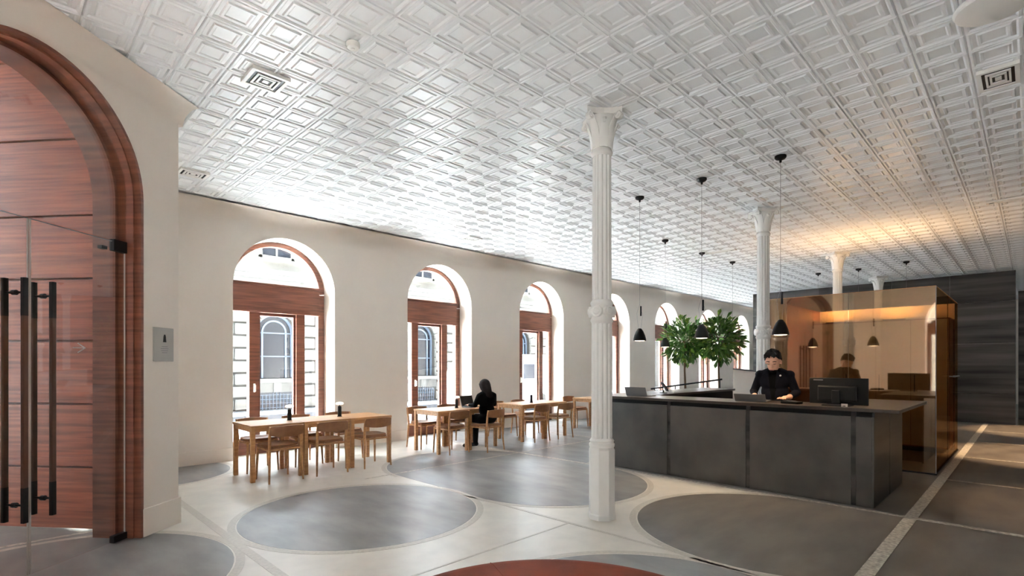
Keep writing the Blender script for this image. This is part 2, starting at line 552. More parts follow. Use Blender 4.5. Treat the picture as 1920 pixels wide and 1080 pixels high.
door_top = 2.485
GW = .125
def door_leaf(s_h, s_f, lab, hs, right):
    d = empty('glass_door', ent((s_h + s_f) / 2, GW, 0))
    o = Vector(ent((s_h + s_f) / 2, GW, 0))
    def loc(s, w, z):
        p = ent(s, w, z)
        return (p[0] - o.x, p[1] - o.y, p[2])
    tag(d, lab, 'glass door', 'frameless glass entrance doors')
    a, b_ = sorted((s_h, s_f))
    MB().box(a + .004, b_ - .004, GW - .006, GW + .006, .012, door_top).map(loc).build('glass_panel', 'door_glass', d)
    # polished pale edges of the glass
    for s_ in (a + .004, b_ - .004):
        MB().box(s_ - .0022, s_ + .0022, GW - .006, GW + .006, .012, door_top).map(loc).build('polished_edge', 'plaque_metal', d)
    MB().box(a + .004, b_ - .004, GW - .004, GW + .004, door_top, door_top + .006).map(loc).build('polished_edge', 'grey_metal', d)
    # pivot patches
    sg = 1 if s_f > s_h else -1
    for z0, z1 in ((door_top - .075, door_top + .02), (.004, .06)):
        x0, x1 = sorted((s_h, s_h + sg * .13))
        MB().box(x0, x1, GW - .022, GW + .022, z0, z1).map(loc).build('pivot_patch', 'black', d, bevel=.003)
    MB().box(*sorted((s_h + sg * .15, s_h + sg * .2)), GW + .02, GW + .06, door_top - .07, door_top - .045).map(loc).build('stop', 'black', d)
    # pull bars, one each side of the pane
    for w in (GW - .075, GW + .075):
        bar = MB().box(hs - .016, hs + .016, w - .013, w + .013, .56, 1.88).map(loc).build('pull_bar', 'handle_wood', d, bevel=.003)
        MB().box(hs - .0165, hs + .0165, w - .0135, w + .0135, .40, .64).map(loc).build('bar_end', 'black', bar, bevel=.003)
        MB().box(hs - .0165, hs + .0165, w - .0135, w + .0135, 1.80, 2.06).map(loc).build('bar_end', 'black', bar, bevel=.003)
    for z in (.52, 1.96):
        MB().cyl(loc(hs, GW - .075, z), loc(hs, GW + .075, z), .008, n=8).cyl(loc(hs, GW - .014, z), loc(hs, GW + .014, z), .018, n=10).build('standoff', 'black', d)
    if right:
        # etched arrow
        sA, zA = .86, 1.6
        b = MB()
        for dz in (.035, -.035):
            b.cyl(loc(sA - .03, GW - .0075, zA), loc(sA + .03, GW - .0075, zA + dz), .004, n=6)
        b.cyl(loc(sA - .02, GW - .0075, zA), loc(sA + .07, GW - .0075, zA), .003, n=6)
        b.build('etched_arrow', 'plaque_metal', d)
    return d
door_leaf(AS - AR + .035, AS - .004, 'clear glass door leaf beside the grey wall plaque, with an etched arrow', AS - .1, True)
door_leaf(AS + AR - .035, AS + .004, 'clear glass door leaf at the photo\'s left edge', AS + .095, False)
# arched glass transom above the doors
tp = arc(AS, ASP, AR - .03, pi, 0, 40)
pl = [(AS - AR + .03, door_top + .012)] + tp + [(AS + AR - .03, door_top + .012)]
tag(MB().prism(pl, GW - .006, GW + .006).map(lambda s, z, w: ent(s, w, z)).build('transom_glass', 'door_glass'), 'arched clear glass light above the entrance doors', 'glass pane')
# timber planked leaf, folded open at right angles beyond the glass
leaf = empty('planked_timber_door', ent(.30, 1.2, 0))
tag(leaf, 'tall red-brown planked timber door standing open beyond the glass', 'door')
o = Vector(ent(.30, 1.2, 0))
zs = [0, .56, 1.12, 1.68, 2.23, 2.79, 3.47, 4.18, 5.1]
for a, b_ in zip(zs[:-1], zs[1:]):
    MB().box(.27, .31, .43, 2.9, a + .012 if a else .02, b_ - .006).map(lambda s, w, z: (ent(s, w, z)[0] - o.x, ent(s, w, z)[1] - o.y, z)).build('plank', 'plank_wood', leaf, bevel=.004)
MB().box(.24, .272, .43, 2.9, .02, 5.1).map(lambda s, w, z: (ent(s, w, z)[0] - o.x, ent(s, w, z)[1] - o.y, z)).build('backing', 'wood_red', leaf)

# wall plaque
pq = empty('wall_plaque', ent(.19, 0, 1.66))
tag(pq, 'small square grey metal plaque with a dark bell mark beside the entrance', 'sign')
o = Vector(ent(.19, 0, 1.66))
f = lambda s, w, z: (ent(s, w, z)[0] - o.x, ent(s, w, z)[1] - o.y, z - o.z)
MB().box(.075, .305, -.014, 0, 1.50, 1.80).map(f).build('plate', 'plaque_metal', pq, bevel=.003)
bell = [(-.018, 0), (.018, 0), (.015, .02), (.012, .05), (.006, .068), (-.006, .068), (-.012, .05), (-.015, .02)]
MB().prism([(.185 + x, 1.672 + y) for x, y in bell], -.017, -.014).map(lambda s, z, w: f(s, w, z)).build('bell_mark', 'black', pq)
for k, wd in enumerate((.07, .09, .08, .06)):
    MB().box(.185 - wd / 2, .185 + wd / 2, -.0155, -.014, 1.63 - k * .018, 1.635 - k * .018).map(f).build('lettering', 'grey_metal', pq)

# ---------------------------------------------------------------- ceiling of pressed tin
ceil = struct(MB().prism([(BX - .4, -6.8), (27.3, -6.8), (27.3, 9.2), (1.1, 9.2), (1.1, 5.93), ent(.03, .3, 0)[:2], ent(ELEN, .3, 0)[:2], (BX - .4, BY0)], CEIL + .012, CEIL + .2).build('ceiling', 'tin'), 'white pressed tin ceiling of nested square coffers')
P, TX0, TY0 = .3065, 2.895, 2.195
def tile_geom(big=False):
    h = P / 2
    prof = [(0, .0), (.008, -.012), (.022, -.012), (.034, 0.0), (.058, 0.0), (.066, -.010), (.080, -.010), (.090, -.003)]
    vs, fs = [], []
    for d, z in prof:
        a = h - d
        vs += [(-a, -a, z), (a, -a, z), (a, a, z), (-a, a, z)]
    for i in range(len(prof) - 1):
        for k in range(4):
            fs.append((i * 4 + k, i * 4 + 4 + k, i * 4 + 4 + (k + 1) % 4, i * 4 + (k + 1) % 4))
    j = (len(prof) - 1) * 4
    fs.append((j + 3, j + 2, j + 1, j))
    return vs, fs
tv, tf = tile_geom()
tme = MB().add(tv, tf).mesh('ceiling_tile')
tme.materials.append(M['tin'])
tiles = []
for i in range(-14, 78):
    for j in range(-10, 21):
        x, y = TX0 + (i + .5) * P, TY0 + (j + .5) * P
        if x + y < 1.2 or y > WY - .27 - .02 - P / 2 + .05 or x > 25: continue
        if abs(y - 0) < 0: continue
        px, py = proj(x, y, CEIL)
        if -260 < px < 2140 and py > -260:
            # stay on the room side of the chamfered entrance wall
            w = ((x - CX) * -DY + (y - CY) * DX)
            if w > -.04 and x < CX + .1: continue
            if x < 1.3 and y > CY + .1: continue
            inside = 0 <= px <= 1920 and 0 <= py
            tiles.append((0 if inside else 1, x + y, x, y))
tiles.sort()
tb = MB()
for k, (_, _, x, y) in enumerate(tiles):
    if k < 300:
        o = bpy.data.objects.new('ceiling_tile', tme)
        o.location = (x, y, CEIL)
        C.objects.link(o)
        o.parent = ceil
    else:
        tb.add([(x + a, y + b_, CEIL + z) for a, b_, z in tv], tf)
tag(tb.build('ceiling_tile_field', 'tin', ceil, fixn=False), kind='stuff')

# seams between the sheets: fine raised beads every second tile
for j in range(-4, 21, 2):
    y = TY0 + j * P
    if y < .2 or y > WY - .4: continue
    x0 = 1.6 if y > 5.4 else max(-1.2, CX - DX / DY * (CY - y) + .35)
    MB().cyl((x0, y, CEIL - .004), (25, y, CEIL - .004), .009, n=6).build('seam_bead', 'tin', ceil)

# ceiling fittings
def vent(x, y, w, d, rz, lab):
    v = empty('ceiling_vent', (x, y, CEIL - .016), rz)
    tag(v, lab, 'vent', 'ceiling air vents')
    MB().box(-w / 2, w / 2, -d / 2, d / 2, -.012, .012).build('backing', 'black', v)
    MB().box(-w / 2 - .03, w / 2 + .03, -d / 2 - .03, -d / 2, -.02, .01).box(-w / 2 - .03, w / 2 + .03, d / 2, d / 2 + .03, -.02, .01).box(-w / 2 - .03, -w / 2, -d / 2, d / 2, -.02, .01).box(w / 2, w / 2 + .03, -d / 2, d / 2, -.02, .01).build('frame', 'white_paint', v)
    for k in range(2):                                       # stepped louvre rings around a centre plate
        i0 = .22 + .26 * k
        i1 = i0 + .14
        aw, ad, cw, cd = w / 2 * (1 - i0), d / 2 * (1 - i0), w / 2 * (1 - i1), d / 2 * (1 - i1)
        MB().box(-aw, aw, -ad, -cd, -.022, -.006).box(-aw, aw, cd, ad, -.022, -.006).box(-aw, -cw, -cd, cd, -.022, -.006).box(cw, aw, -cd, cd, -.022, -.006).build('louvre', 'white_paint', v)
    MB().box(-w * .1, w * .1, -d * .1, d * .1, -.02, -.006).build('centre_plate', 'white_paint', v)
    return v
def ceil_pt(px, py, z=CEIL):
    s = FPX * sqrt(2) * (z - EYE) / (HY - py)
    t = (px - 960) / FPX
    return s * (1 + t) / 2, s * (1 - t) / 2
x, y = ceil_pt(498, 146); vent(x, y, .24, .24, 0, 'square white ceiling vent nearest the arched entrance')
x, y = ceil_pt(362, 322); vent(x, y, .26, .2, 0, 'ceiling vent close to the window wall behind the entrance pier')
x, y = ceil_pt(885, 445); vent(x, y, .26, .18, 0, 'small ceiling vent above the second table row')
x, y = ceil_pt(1872, 140); vent(x, y, .34, .2, 0, 'rectangular ceiling vent at the right edge near the round dome')
x, y = ceil_pt(1350, 470); vent(x, y, .6, .06, pi / 2, 'thin slot vent in the ceiling beside the second white column')
x, y = ceil_pt(1898, 371); vent(x, y, .06, .5, 0, 'thin slot vent in the warm lit ceiling at right edge')
x, y = ceil_pt(662, 78)
sd = empty('smoke_detector', (x, y, CEIL - .014)); tag(sd, 'small round white smoke detector on the tin ceiling', 'smoke detector')
MB().lathe([(.05, 0), (.05, -.02), (.042, -.035), (.02, -.04)], 24).build('body', 'white_paint', sd, smooth=True)
MB().lathe([(.012, -.038), (.012, -.046), (.004, -.048)], 12).build('sensor', 'white_paint', sd)
x, y = ceil_pt(1862, 2)
dm = empty('ceiling_dome', (x, y, CEIL - .014)); tag(dm, 'large shallow round white disc fitting at the upper right corner', 'ceiling fitting')
MB().lathe([(.19, 0), (.2, -.02), (.195, -.035), (.17, -.045)], 48).build('disc', 'white_paint', dm, smooth=True)
MB().lathe([(.205, .0), (.208, -.012), (.2, -.02)], 48).build('rim', 'white_plastic', dm, smooth=True)

# ---------------------------------------------------------------- columns
def make_column():
    c = empty('cast_iron_column', (0, 0, 0))
    m = 'white_paint'
    pl = MB().lathe([(.132, 0), (.132, .045), (.126, .06), (.126, .66), (.112, .69)], 8).map(lambda x, y, z: (x * cos(pi / 8) - y * sin(pi / 8), x * sin(pi / 8) + y * cos(pi / 8), z)).build('octagonal_base', m, c, bevel=.004)
    MB().lathe([(.118, .685), (.122, .70), (.122, .715), (.112, .725), (.112, .735), (.118, .745), (.108, .76), (.098, .77)], 40).build('base_moulding', m, c, smooth=True)
    fl = lambda t: 1 - .12 * (.5 + .5 * cos(12 * t)) ** 2
    MB().lathe([(.100, .76), (.099, 1.3), (.097, 1.89)], 112, rfun=fl).build('fluted_shaft', m, c, smooth=True)
    MB().lathe([(.094, 1.86), (.106, 1.885), (.109, 1.9), (.101, 1.915), (.101, 2.04), (.109, 2.055), (.106, 2.07), (.092, 2.09)], 40).build('collar', m, c, smooth=True)
    for k in range(6):
        a = pi / 3 * k + R_(26)
        d = Vector((cos(a), sin(a), 0))
        p = Vector((0, 0, 1.977))
        MB().cyl(p + d * .085, p + d * .124, .056, .052, 20).cyl(p + d * .122, p + d * .134, .036, .026, 16).build('rosette', m, c, smooth=True)
    MB().lathe([(.093, 2.07), (.091, 2.8), (.088, 3.50)], 112, rfun=fl).build('fluted_shaft', m, c, smooth=True)
    cap = MB().lathe([(.088, 3.46), (.100, 3.48), (.104, 3.495), (.098, 3.51), (.090, 3.53), (.094, 3.60), (.108, 3.70), (.132, 3.79), (.15, 3.82)], 40).build('capital', m, c, smooth=True)
    # acanthus leaves
    for k in range(8):
        a = pi / 4 * k
        big = k % 2 == 1
        H = .31 if big else .25
        RR = .205 if big else .155
        prof = [(.094, 3.53, .035), (.10, 3.60, .045), (.115 if not big else .12, 3.53 + H * .6, .04), (.14 if not big else .165, 3.53 + H * .88, .03), (RR, 3.53 + H, .022), (RR + .015, 3.53 + H - .03, .014), (RR - .005, 3.53 + H - .045, .012)]
        vs, fs = [], []
        for r, z, w in prof:
            for s_, q in ((-w, .0), (0, .010), (w, .0)):
                vs.append(((r + q) * cos(a) - s_ * sin(a), (r + q) * sin(a) + s_ * cos(a), z))
            for s_, q in ((w, -.012), (0, -.004), (-w, -.012)):
                vs.append(((r + q) * cos(a) - s_ * sin(a), (r + q) * sin(a) + s_ * cos(a), z))
        nn = 6
        for i in range(len(prof) - 1):
            for q in range(nn):
                fs.append((i * nn + q, i * nn + (q + 1) % nn, (i + 1) * nn + (q + 1) % nn, (i + 1) * nn + q))
        fs += [tuple(range(nn)), tuple(range(len(vs) - 1, len(vs) - nn - 1, -1))]
        MB().add(vs, fs).build('acanthus_leaf', m, cap, smooth=True)
    # abacus with concave sides
    h, q = .165, .125
    pts = []
    for k in range(4):
        a0 = Vector((h, -h)); a1 = Vector((h, h)); mid = Vector((q, 0))
        for t in [0, .08, .25, .5, .75, .92]:
            p = a0 * (1 - t) + a1 * t
            bow = 4 * t * (1 - t)
            p.x -= (h - q) * bow
            r = Matrix.Rotation(pi / 2 * k, 2)
            pts.append(tuple(r @ p))
    MB().prism(pts, 3.825, 3.885).build('abacus', m, c, bevel=.006)
    for k in range(4):
        a = pi / 2 * k + pi / 4
        d = Vector((cos(a), sin(a), 0)); t = Vector((-sin(a), cos(a), 0))
        p = d * .195 + Vector((0, 0, 3.80))
        MB().cyl(p - t * .022, p + t * .022, .032, n=16).cyl(p - t * .028, p + t * .028, .014, n=10).build('volute', m, cap, smooth=True)
    return c
col0 = make_column()
labs = ['white fluted cast-iron column standing in the foreground before the reception counter', 'white fluted column just behind the reception attendant', 'white fluted column rising warm-lit above the bronze booth', 'farthest white column, only its capital seen above the bronze booth']
for i, (x, y) in enumerate(((4.15, 2.93), (8.5, 2.97), (12.9, 2.98), (17.2, 3.0))):
    c = col0 if i == 0 else copy_tree(col0)
    c.location = (x, y, 0)
    c.rotation_euler = (0, 0, pi / 4)
    tag(c, labs[i], 'column', 'row of white columns')

# ---------------------------------------------------------------- reception counter
FX = 6.38
cn = empty('reception_counter', (FX, 2.8, 0))
tag(cn, 'dark steel reception counter with vertical joints and thin overhanging top', 'counter')
def cb(name, m, x0, x1, y0, y1, z0, z1, parent=None, bevel=.004):
    return MB().box(x0 - FX, x1 - FX, y0 - 2.8, y1 - 2.8, z0, z1).build(name, m, parent or cn, bevel=bevel)
cb('carcass', 'black', FX + .03, 6.92, 1.17, 4.58, .02, .985)
cb('carcass', 'black', 6.92, 8.0, 1.17, 1.62, .02, .985)
cb('carcass', 'black', 6.92, 9.9, 4.02, 4.58, .02, .985)
joints = [1.148, 1.33, 2.405, 3.43, 4.6]
for a, b_ in zip(joints[:-1], joints[1:]):
    cb('front_panel', 'steel_dark', FX, FX + .03, a + .022, b_ - .022, .0, .93)
for j in joints[1:-1]:
    cb('joint_batten', 'steel_black', FX + .008, FX + .03, j - .022, j + .022, 0, .975, bevel=.002)
cb('corner_post', 'steel_dark', FX, FX + .03, 1.148, 1.17, 0, .93)
cb('side_panel', 'steel_black', FX + .03, 7.2, 1.148, 1.17, 0, .975)
cb('side_panel', 'steel_black', 7.22, 8.0, 1.148, 1.17, 0, .975)
cb('end_panel', 'steel_dark', FX, 6.95, 4.58, 4.61, 0, .975)
cb('back_panel', 'steel_black', 9.9, 9.93, 4.02, 4.6, 0, .975)
# top: front bar and two arms, mitred
top = MB().prism([(6.33, .93), (8.2, .93), (8.2, 1.66), (6.97, 1.66), (6.97, 3.98), (9.95, 3.98), (9.95, 4.66), (6.33, 4.66)], .985, 1.02)
top.map(lambda x, y, z: (x - FX, y - 2.8, z)).build('counter_top', 'counter_top', cn, bevel=.003)

# things on the counter
def laptop(x, y, z, rz, w, d, h, lab, tilt=100, m='grey_metal', screen='black'):
    l = empty('laptop', (x, y, z), rz)
    tag(l, lab, 'laptop')
    # keyboard half in front (+y is towards the user), screen hinged at y=0
    b = MB().box(-w / 2, w / 2, 0, d, 0, .014).build('base', m, l, bevel=.004)
    MB().box(-w / 2 + .02, w / 2 - .02, .02, d * .55, .0142, .0165).build('keyboard', 'black', b)
    MB().box(-w * .18, w * .18, d * .62, d * .92, .0142, .0155).build('trackpad', 'grey_metal', b)
    a = R_(tilt - 90)
    f = lambda x, y, z: (x, -z * sin(a) + y * cos(a), .012 + z * cos(a) + y * sin(a))
    s = MB().box(-w / 2, w / 2, -.008, 0, 0, h).map(f).build('lid', m, l, bevel=.003)
    MB().box(-w / 2 + .01, w / 2 - .01, .0002, .0022, .014, h - .01).map(f).build('screen', screen, s)
    return l
laptop(6.55, 4.02, 1.02, -pi / 2, .34, .24, .13, 'grey laptop at the column end of the reception counter', 112)
laptop(6.58, 2.45, 1.02, -pi / 2 + .1, .36, .25, .10, 'open grey laptop in front of the reception attendant', 122)
# tablet stand on the left arm
x, y = 7.35, 4.12
tb_ = empty('tablet_stand', (7.55, 4.15, 1.02), R_(40)); tag(tb_, 'tilted dark tablet terminal standing on the counter\'s far arm', 'tablet')
MB().lathe([(.06, 0), (.06, .008), (.012, .015), (.012, .05)], 20).build('stand', 'black_metal', tb_, smooth=True)
MB().box(-.09, .09, -.008, .008, 0, .17).map(lambda x, y, z: (x, y * .8 + z * .5 - .06, .035 + z * .8 - y * .5)).build('tablet', 'black', tb_, bevel=.003)
MB().box(-.08, .08, -.0105, -.0085, .01, .16).map(lambda x, y, z: (x, y * .8 + z * .5 - .06, .035 + z * .8 - y * .5)).build('screen', 'facade_glass', tb_)
# monitor, its back toward the lobby
mo = empty('computer_monitor', (6.6, 1.52, 1.02), 0); tag(mo, 'black computer monitor seen from behind on the counter', 'monitor')
wv = Matrix.Rotation(R_(-9), 3, 'Z')
rot = lambda x, y, z: tuple(wv @ Vector((x, y, z)))
MB().box(-.012, .012, -.295, .295, .015, .305).map(rot).build('panel', 'black', mo, bevel=.006)
MB().box(-.045, -.012, -.2, .2, .05, .22).map(rot).build('rear_housing', 'black', mo, bevel=.02)
MB().box(-.07, -.045, -.04, .04, .03, .17).map(rot).build('neck', 'black_metal', mo, bevel=.005)
MB().box(-.12, .1, -.12, .12, .0, .012).map(rot).build('foot', 'black_metal', mo, bevel=.004)
MB().box(-.0135, -.012, .15, .25, .275, .285).map(rot).build('lettering', 'grey_metal', mo)
MB().box(.0122, .0135, -.285, .285, .03, .295).map(rot).build('screen', 'facade_glass', mo)
tg = empty('paper_tag', (6.47, 1.43, 1.02)); tag(tg, 'small white card at the foot of the monitor', 'card')
MB().box(-.01, .004, -.03, .03, 0, .004).box(-.003, 0, -.03, .03, .002, .032).build('folded_card', 'paper', tg)
kb = empty('card_terminal', (6.55, 1.98, 1.02), R_(-12)); tag(kb, 'low black card terminal beside the attendant\'s hand', 'terminal')
MB().box(-.05, .07, -.1, .1, 0, .03).build('body', 'black', kb, bevel=.008)
for k in range(6):
    MB().box(-.03 + .03 * (k // 3), -.01 + .03 * (k // 3), -.05 + .035 * (k % 3), -.025 + .035 * (k % 3), .03, .035).build('key', 'grey_metal', kb)

# ---------------------------------------------------------------- bronze glass booth
UPW = 3.6
bt = empty('bronze_glass_booth', (8.9, 2, 0)); tag(bt, 'mirror-like bronze glass booth behind the reception counter', 'glass booth')
def bb(name, m, x0, x1, y0, y1, z0, z1, p=None, bevel=0):
    return MB().box(x0 - 8.9, x1 - 8.9, y0 - 2, y1 - 2, z0, z1).build(name, m, p or bt, bevel=bevel)
BH = 2.52
for a, b_ in ((.914, 1.915), (1.921, 2.755), (2.761, 3.06)):
    fp = bb('front_pane', 'bronze', 8.9, 8.912, a, b_, 0.02, BH)
    bb('pane_edge', 'oak', 8.899, 8.913, a, b_, BH, BH + .008, fp)
for a, b_ in ((8.92, 10.3), (10.31, 11.7)):
    sp = bb('side_pane', 'bronze_side', a, b_, .914, .926, .02, BH)
    bb('pane_edge', 'oak', a, b_, .913, .927, BH, BH + .008, sp)
bb('corner_bead', 'grey_metal', 8.896, 8.908, .910, .918, 0, BH)
for a, b_ in ((.95, 1.65), (1.66, 2.35), (2.36, 3.06)):
    bb('timber_panel', 'wood_red', 11.7, 11.76, a, b_, .0, BH, bevel=.004)
for a, b_ in ((8.95, 10.3), (10.31, 11.7)):
    bb('timber_panel', 'wood_red', a, b_, 3.0, 3.06, .0, BH, bevel=.004)
bb('floor_channel', 'black_metal', 8.88, 11.75, .905, .94, 0, .02)
bb('floor_channel', 'black_metal', 8.885, 8.93, .914, 3.06, 0, .02)
h = bb('door_handle', 'grey_metal', 10.35, 11.1, .84, .862, 1.28, 1.30)
bb('handle_post', 'grey_metal', 10.45, 10.465, .862, .914, 1.282, 1.298, h)
bb('handle_post', 'grey_metal', 10.98, 10.995, .862, .914, 1.282, 1.298, h)
bb('upper_wall', 'bronze_wall', 11.66, 11.7, .95, 3.0, 2.25, BH)
# tall cabinets inside, linear uplights lying on top of them
cbn = empty('booth_cabinet', (11.4, 1.95, 0)); tag(cbn, 'tall timber cabinet run seen through the bronze glass', 'cabinet')
MB().box(-.26, .25, -.98, 1.04, .08, 2.25).build('body', 'oak_dark', cbn)
MB().box(-.22, .22, -.95, 1.0, 0, .08).build('plinth', 'black', cbn)
for k in range(4):
    y0 = -.97 + k * .5
    d = MB().box(-.28, -.26, y0 + .004, y0 + .496, .1, 2.23).build('cabinet_door', 'bronze_wall', cbn, bevel=.003)
    MB().box(-.295, -.28, y0 + .44, y0 + .455, 1.0, 1.3).build('handle', 'grey_metal', d)
for k, yy in enumerate((1.75, 2.65)):
    u = empty('linear_uplight', (11.36, yy, 2.25)); tag(u, 'warm uplight on top of the booth cabinets, %s' % ('nearer the glass side door' if k == 0 else 'nearer the second column'), 'light fixture', 'booth uplights')
    MB().box(-.05, .05, -.16, .16, 0, .035).build('housing', 'black_metal', u)
    MB().box(-.04, .04, -.14, .14, .035, .04).build('diffuser', 'uplight', u)
    light('uplight_lamp', 'AREA', (0, 0, .05), UPW, (1, .62, .30), u, (pi, 0, 0), shape='RECTANGLE', size=.2, size_y=.5)

# black steel blade wall beyond
bw = empty('blackened_steel_wall', (17.7, 3.4, 0)); tag(bw, 'tall blackened steel screen wall at the back of the lobby', 'screen wall')
for k in range(5):
    y0 = .3 + k * 1.24
    for z0, z1 in ((0, .75), (.755, 2.0), (2.005, 3.05), (3.055, 3.78)):
        MB().box(-.02, .12, y0 - 3.4, y0 + 1.235 - 3.4, z0, z1).build('steel_panel', 'steel_black', bw, bevel=.003)
dk = MB().box(19.5, 19.7, -6.4, .28, 0, 3.45).build('wall_dark', 'steel_black'); struct(dk, 'dark steel wall in the passage beyond the screen')
# white stair parapet and handrail behind the counter
pp = empty('stair_parapet', (10.4, 3.85, 0)); tag(pp, 'low white stair parapet with sloping dark cap behind the counter', 'parapet')
MB().add([(0, .35, 0), (0, -.65, 0), (.12, -.65, 0), (.12, .35, 0), (0, .35, 1.375), (0, -.65, 1.28), (.12, -.65, 1.28), (.12, .35, 1.375)], [(0, 1, 2, 3), (4, 7, 6, 5), (0, 4, 5, 1), (1, 5, 6, 2), (2, 6, 7, 3), (3, 7, 4, 0)]).build('panel', 'plaster', pp)
MB().add([(-.02, .35, 1.378), (-.02, -.65, 1.283), (.14, -.65, 1.283), (.14, .35, 1.378), (-.02, .35, 1.4), (-.02, -.65, 1.305), (.14, -.65, 1.305), (.14, .35, 1.4)], [(0, 1, 2, 3), (4, 7, 6, 5), (0, 4, 5, 1), (1, 5, 6, 2), (2, 6, 7, 3), (3, 7, 4, 0)]).build('cap', 'steel_black', pp)
hr = empty('stair_handrail', (10.6, 5.3, 0)); tag(hr, 'thin dark sloping handrail in front of the far windows', 'handrail')
p0, p1 = Vector((-.15, .75, .93)), Vector((.1, -.75, 1.17))
MB().cyl(p0, p1, .018, n=10).build('rail', 'black_metal', hr)
for t in (.06, .36, .8, .97):
    p = p0.lerp(p1, t)
    MB().cyl((p.x, p.y, 0), p, .012, n=8).build('post', 'black_metal', hr)

# ---------------------------------------------------------------- pendants
def make_pendant():
    p = empty('pendant_lamp', (0, 0, CEIL - .012))
    top = 0.0
    ca = MB().lathe([(.062, 0), (.062, -.02), (.05, -.035), (.014, -.05), (.012, -.075)], 24).build('canopy', 'black', p, smooth=True)
    zs_ = 1.98 - (CEIL - .012)
    MB().cyl((0, 0, -.07), (0, 0, zs_ + .36), .0016, n=6).build('cord', 'grey_metal', p)
    MB().tube([(0, 0, zs_ + .36), (.03, -.03, zs_ + .2), (.012, -.012, zs_ + .02)], .0016, 6).tube([(0, 0, zs_ + .36), (-.03, .03, zs_ + .22), (-.012, .012, zs_ + .01)], .0016, 6).build('hanger_wire', 'grey_metal', p)
    MB().cyl((0.012, -.012, zs_ + .19), (.012, -.012, zs_ + .33), .012, n=12).build('counterweight', 'black', p, smooth=True)
    sh = MB().lathe([(.018, zs_ + .012), (.03, zs_ + .002), (.052, zs_ - .03), (.075, zs_ - .085), (.09, zs_ - .14), (.092, zs_ - .165), (.088, zs_ - .165), (.07, zs_ - .085), (.045, zs_ - .03), (.02, zs_ - .008)], 32).build('shade', 'black', p, smooth=True)
    MB().lathe([(.01, zs_ - .172), (.06, zs_ - .168), (.084, zs_ - .155), (.084, zs_ - .135), (.01, zs_ - .13)], 24).build('diffuser', 'bulb', p, smooth=True)
    l = light('lamp_light', 'SPOT', (0, 0, zs_ - .19), 7, (1, .74, .45), p, (0, 0, 0), spot_size=R_(120), spot_blend=.6, shadow_soft_size=.06)
    return p
pend = make_pendant()
pl = [((6.44, 2.06), 'pendant lamp over the counter nearest the monitor'), ((6.50, 3.03), 'middle pendant lamp of the row over the reception counter'), ((6.58, 3.99), 'pendant lamp over the counter end nearest the foreground column'),
      ((9.2, 5.02), 'pendant lamp hanging just left of the fig trees'), ((10.8, 5.03), 'pendant lamp hanging between the two fig trees'), ((12.26, 4.97), 'pendant lamp hanging behind the right-hand fig tree'),
      ((15.4, 4.0), 'far pendant lamp left of the warm-lit column above the booth'), ((15.4, 3.1), 'far pendant lamp between the two columns above the booth'), ((15.1, 2.09), 'far pendant lamp nearest the booth corner, cord above its top')]
for i, ((x, y), lab) in enumerate(pl):
    p = pend if i == 0 else copy_tree(pend)
    p.location = (x, y, CEIL - .012)
    tag(p, 'black cone ' + lab, 'pendant lamp', 'black cone pendant lamps')

# ---------------------------------------------------------------- tables, chairs, table lamps
def make_table():
    t = empty('cafe_table', (0, 0, 0))
    w, d, H = .665, .70, .71
    MB().box(-w / 2, w / 2, -d / 2, d / 2, H - .03, H).build('table_top', 'oak', t, bevel=.006)
    MB().box(-w / 2 + .05, w / 2 - .05, -d / 2 + .02, -d / 2 + .04, H - .085, H - .03).box(-w / 2 + .05, w / 2 - .05, d / 2 - .04, d / 2 - .02, H - .085, H - .03).box(-w / 2 + .02, -w / 2 + .04, -d / 2 + .04, d / 2 - .04, H - .085, H - .03).box(w / 2 - .04, w / 2 - .02, -d / 2 + .04, d / 2 - .04, H - .085, H - .03).build('apron', 'oak', t)
    for sx in (-1, 1):
        for sy in (-1, 1):
            x, y = sx * (w / 2 - .032), sy * (d / 2 - .032)
            MB().box(x - .026, x + .026, y - .026, y + .026, 0, H - .03).build('leg', 'oak', t, bevel=.006)
    return t
tbl0 = make_table()
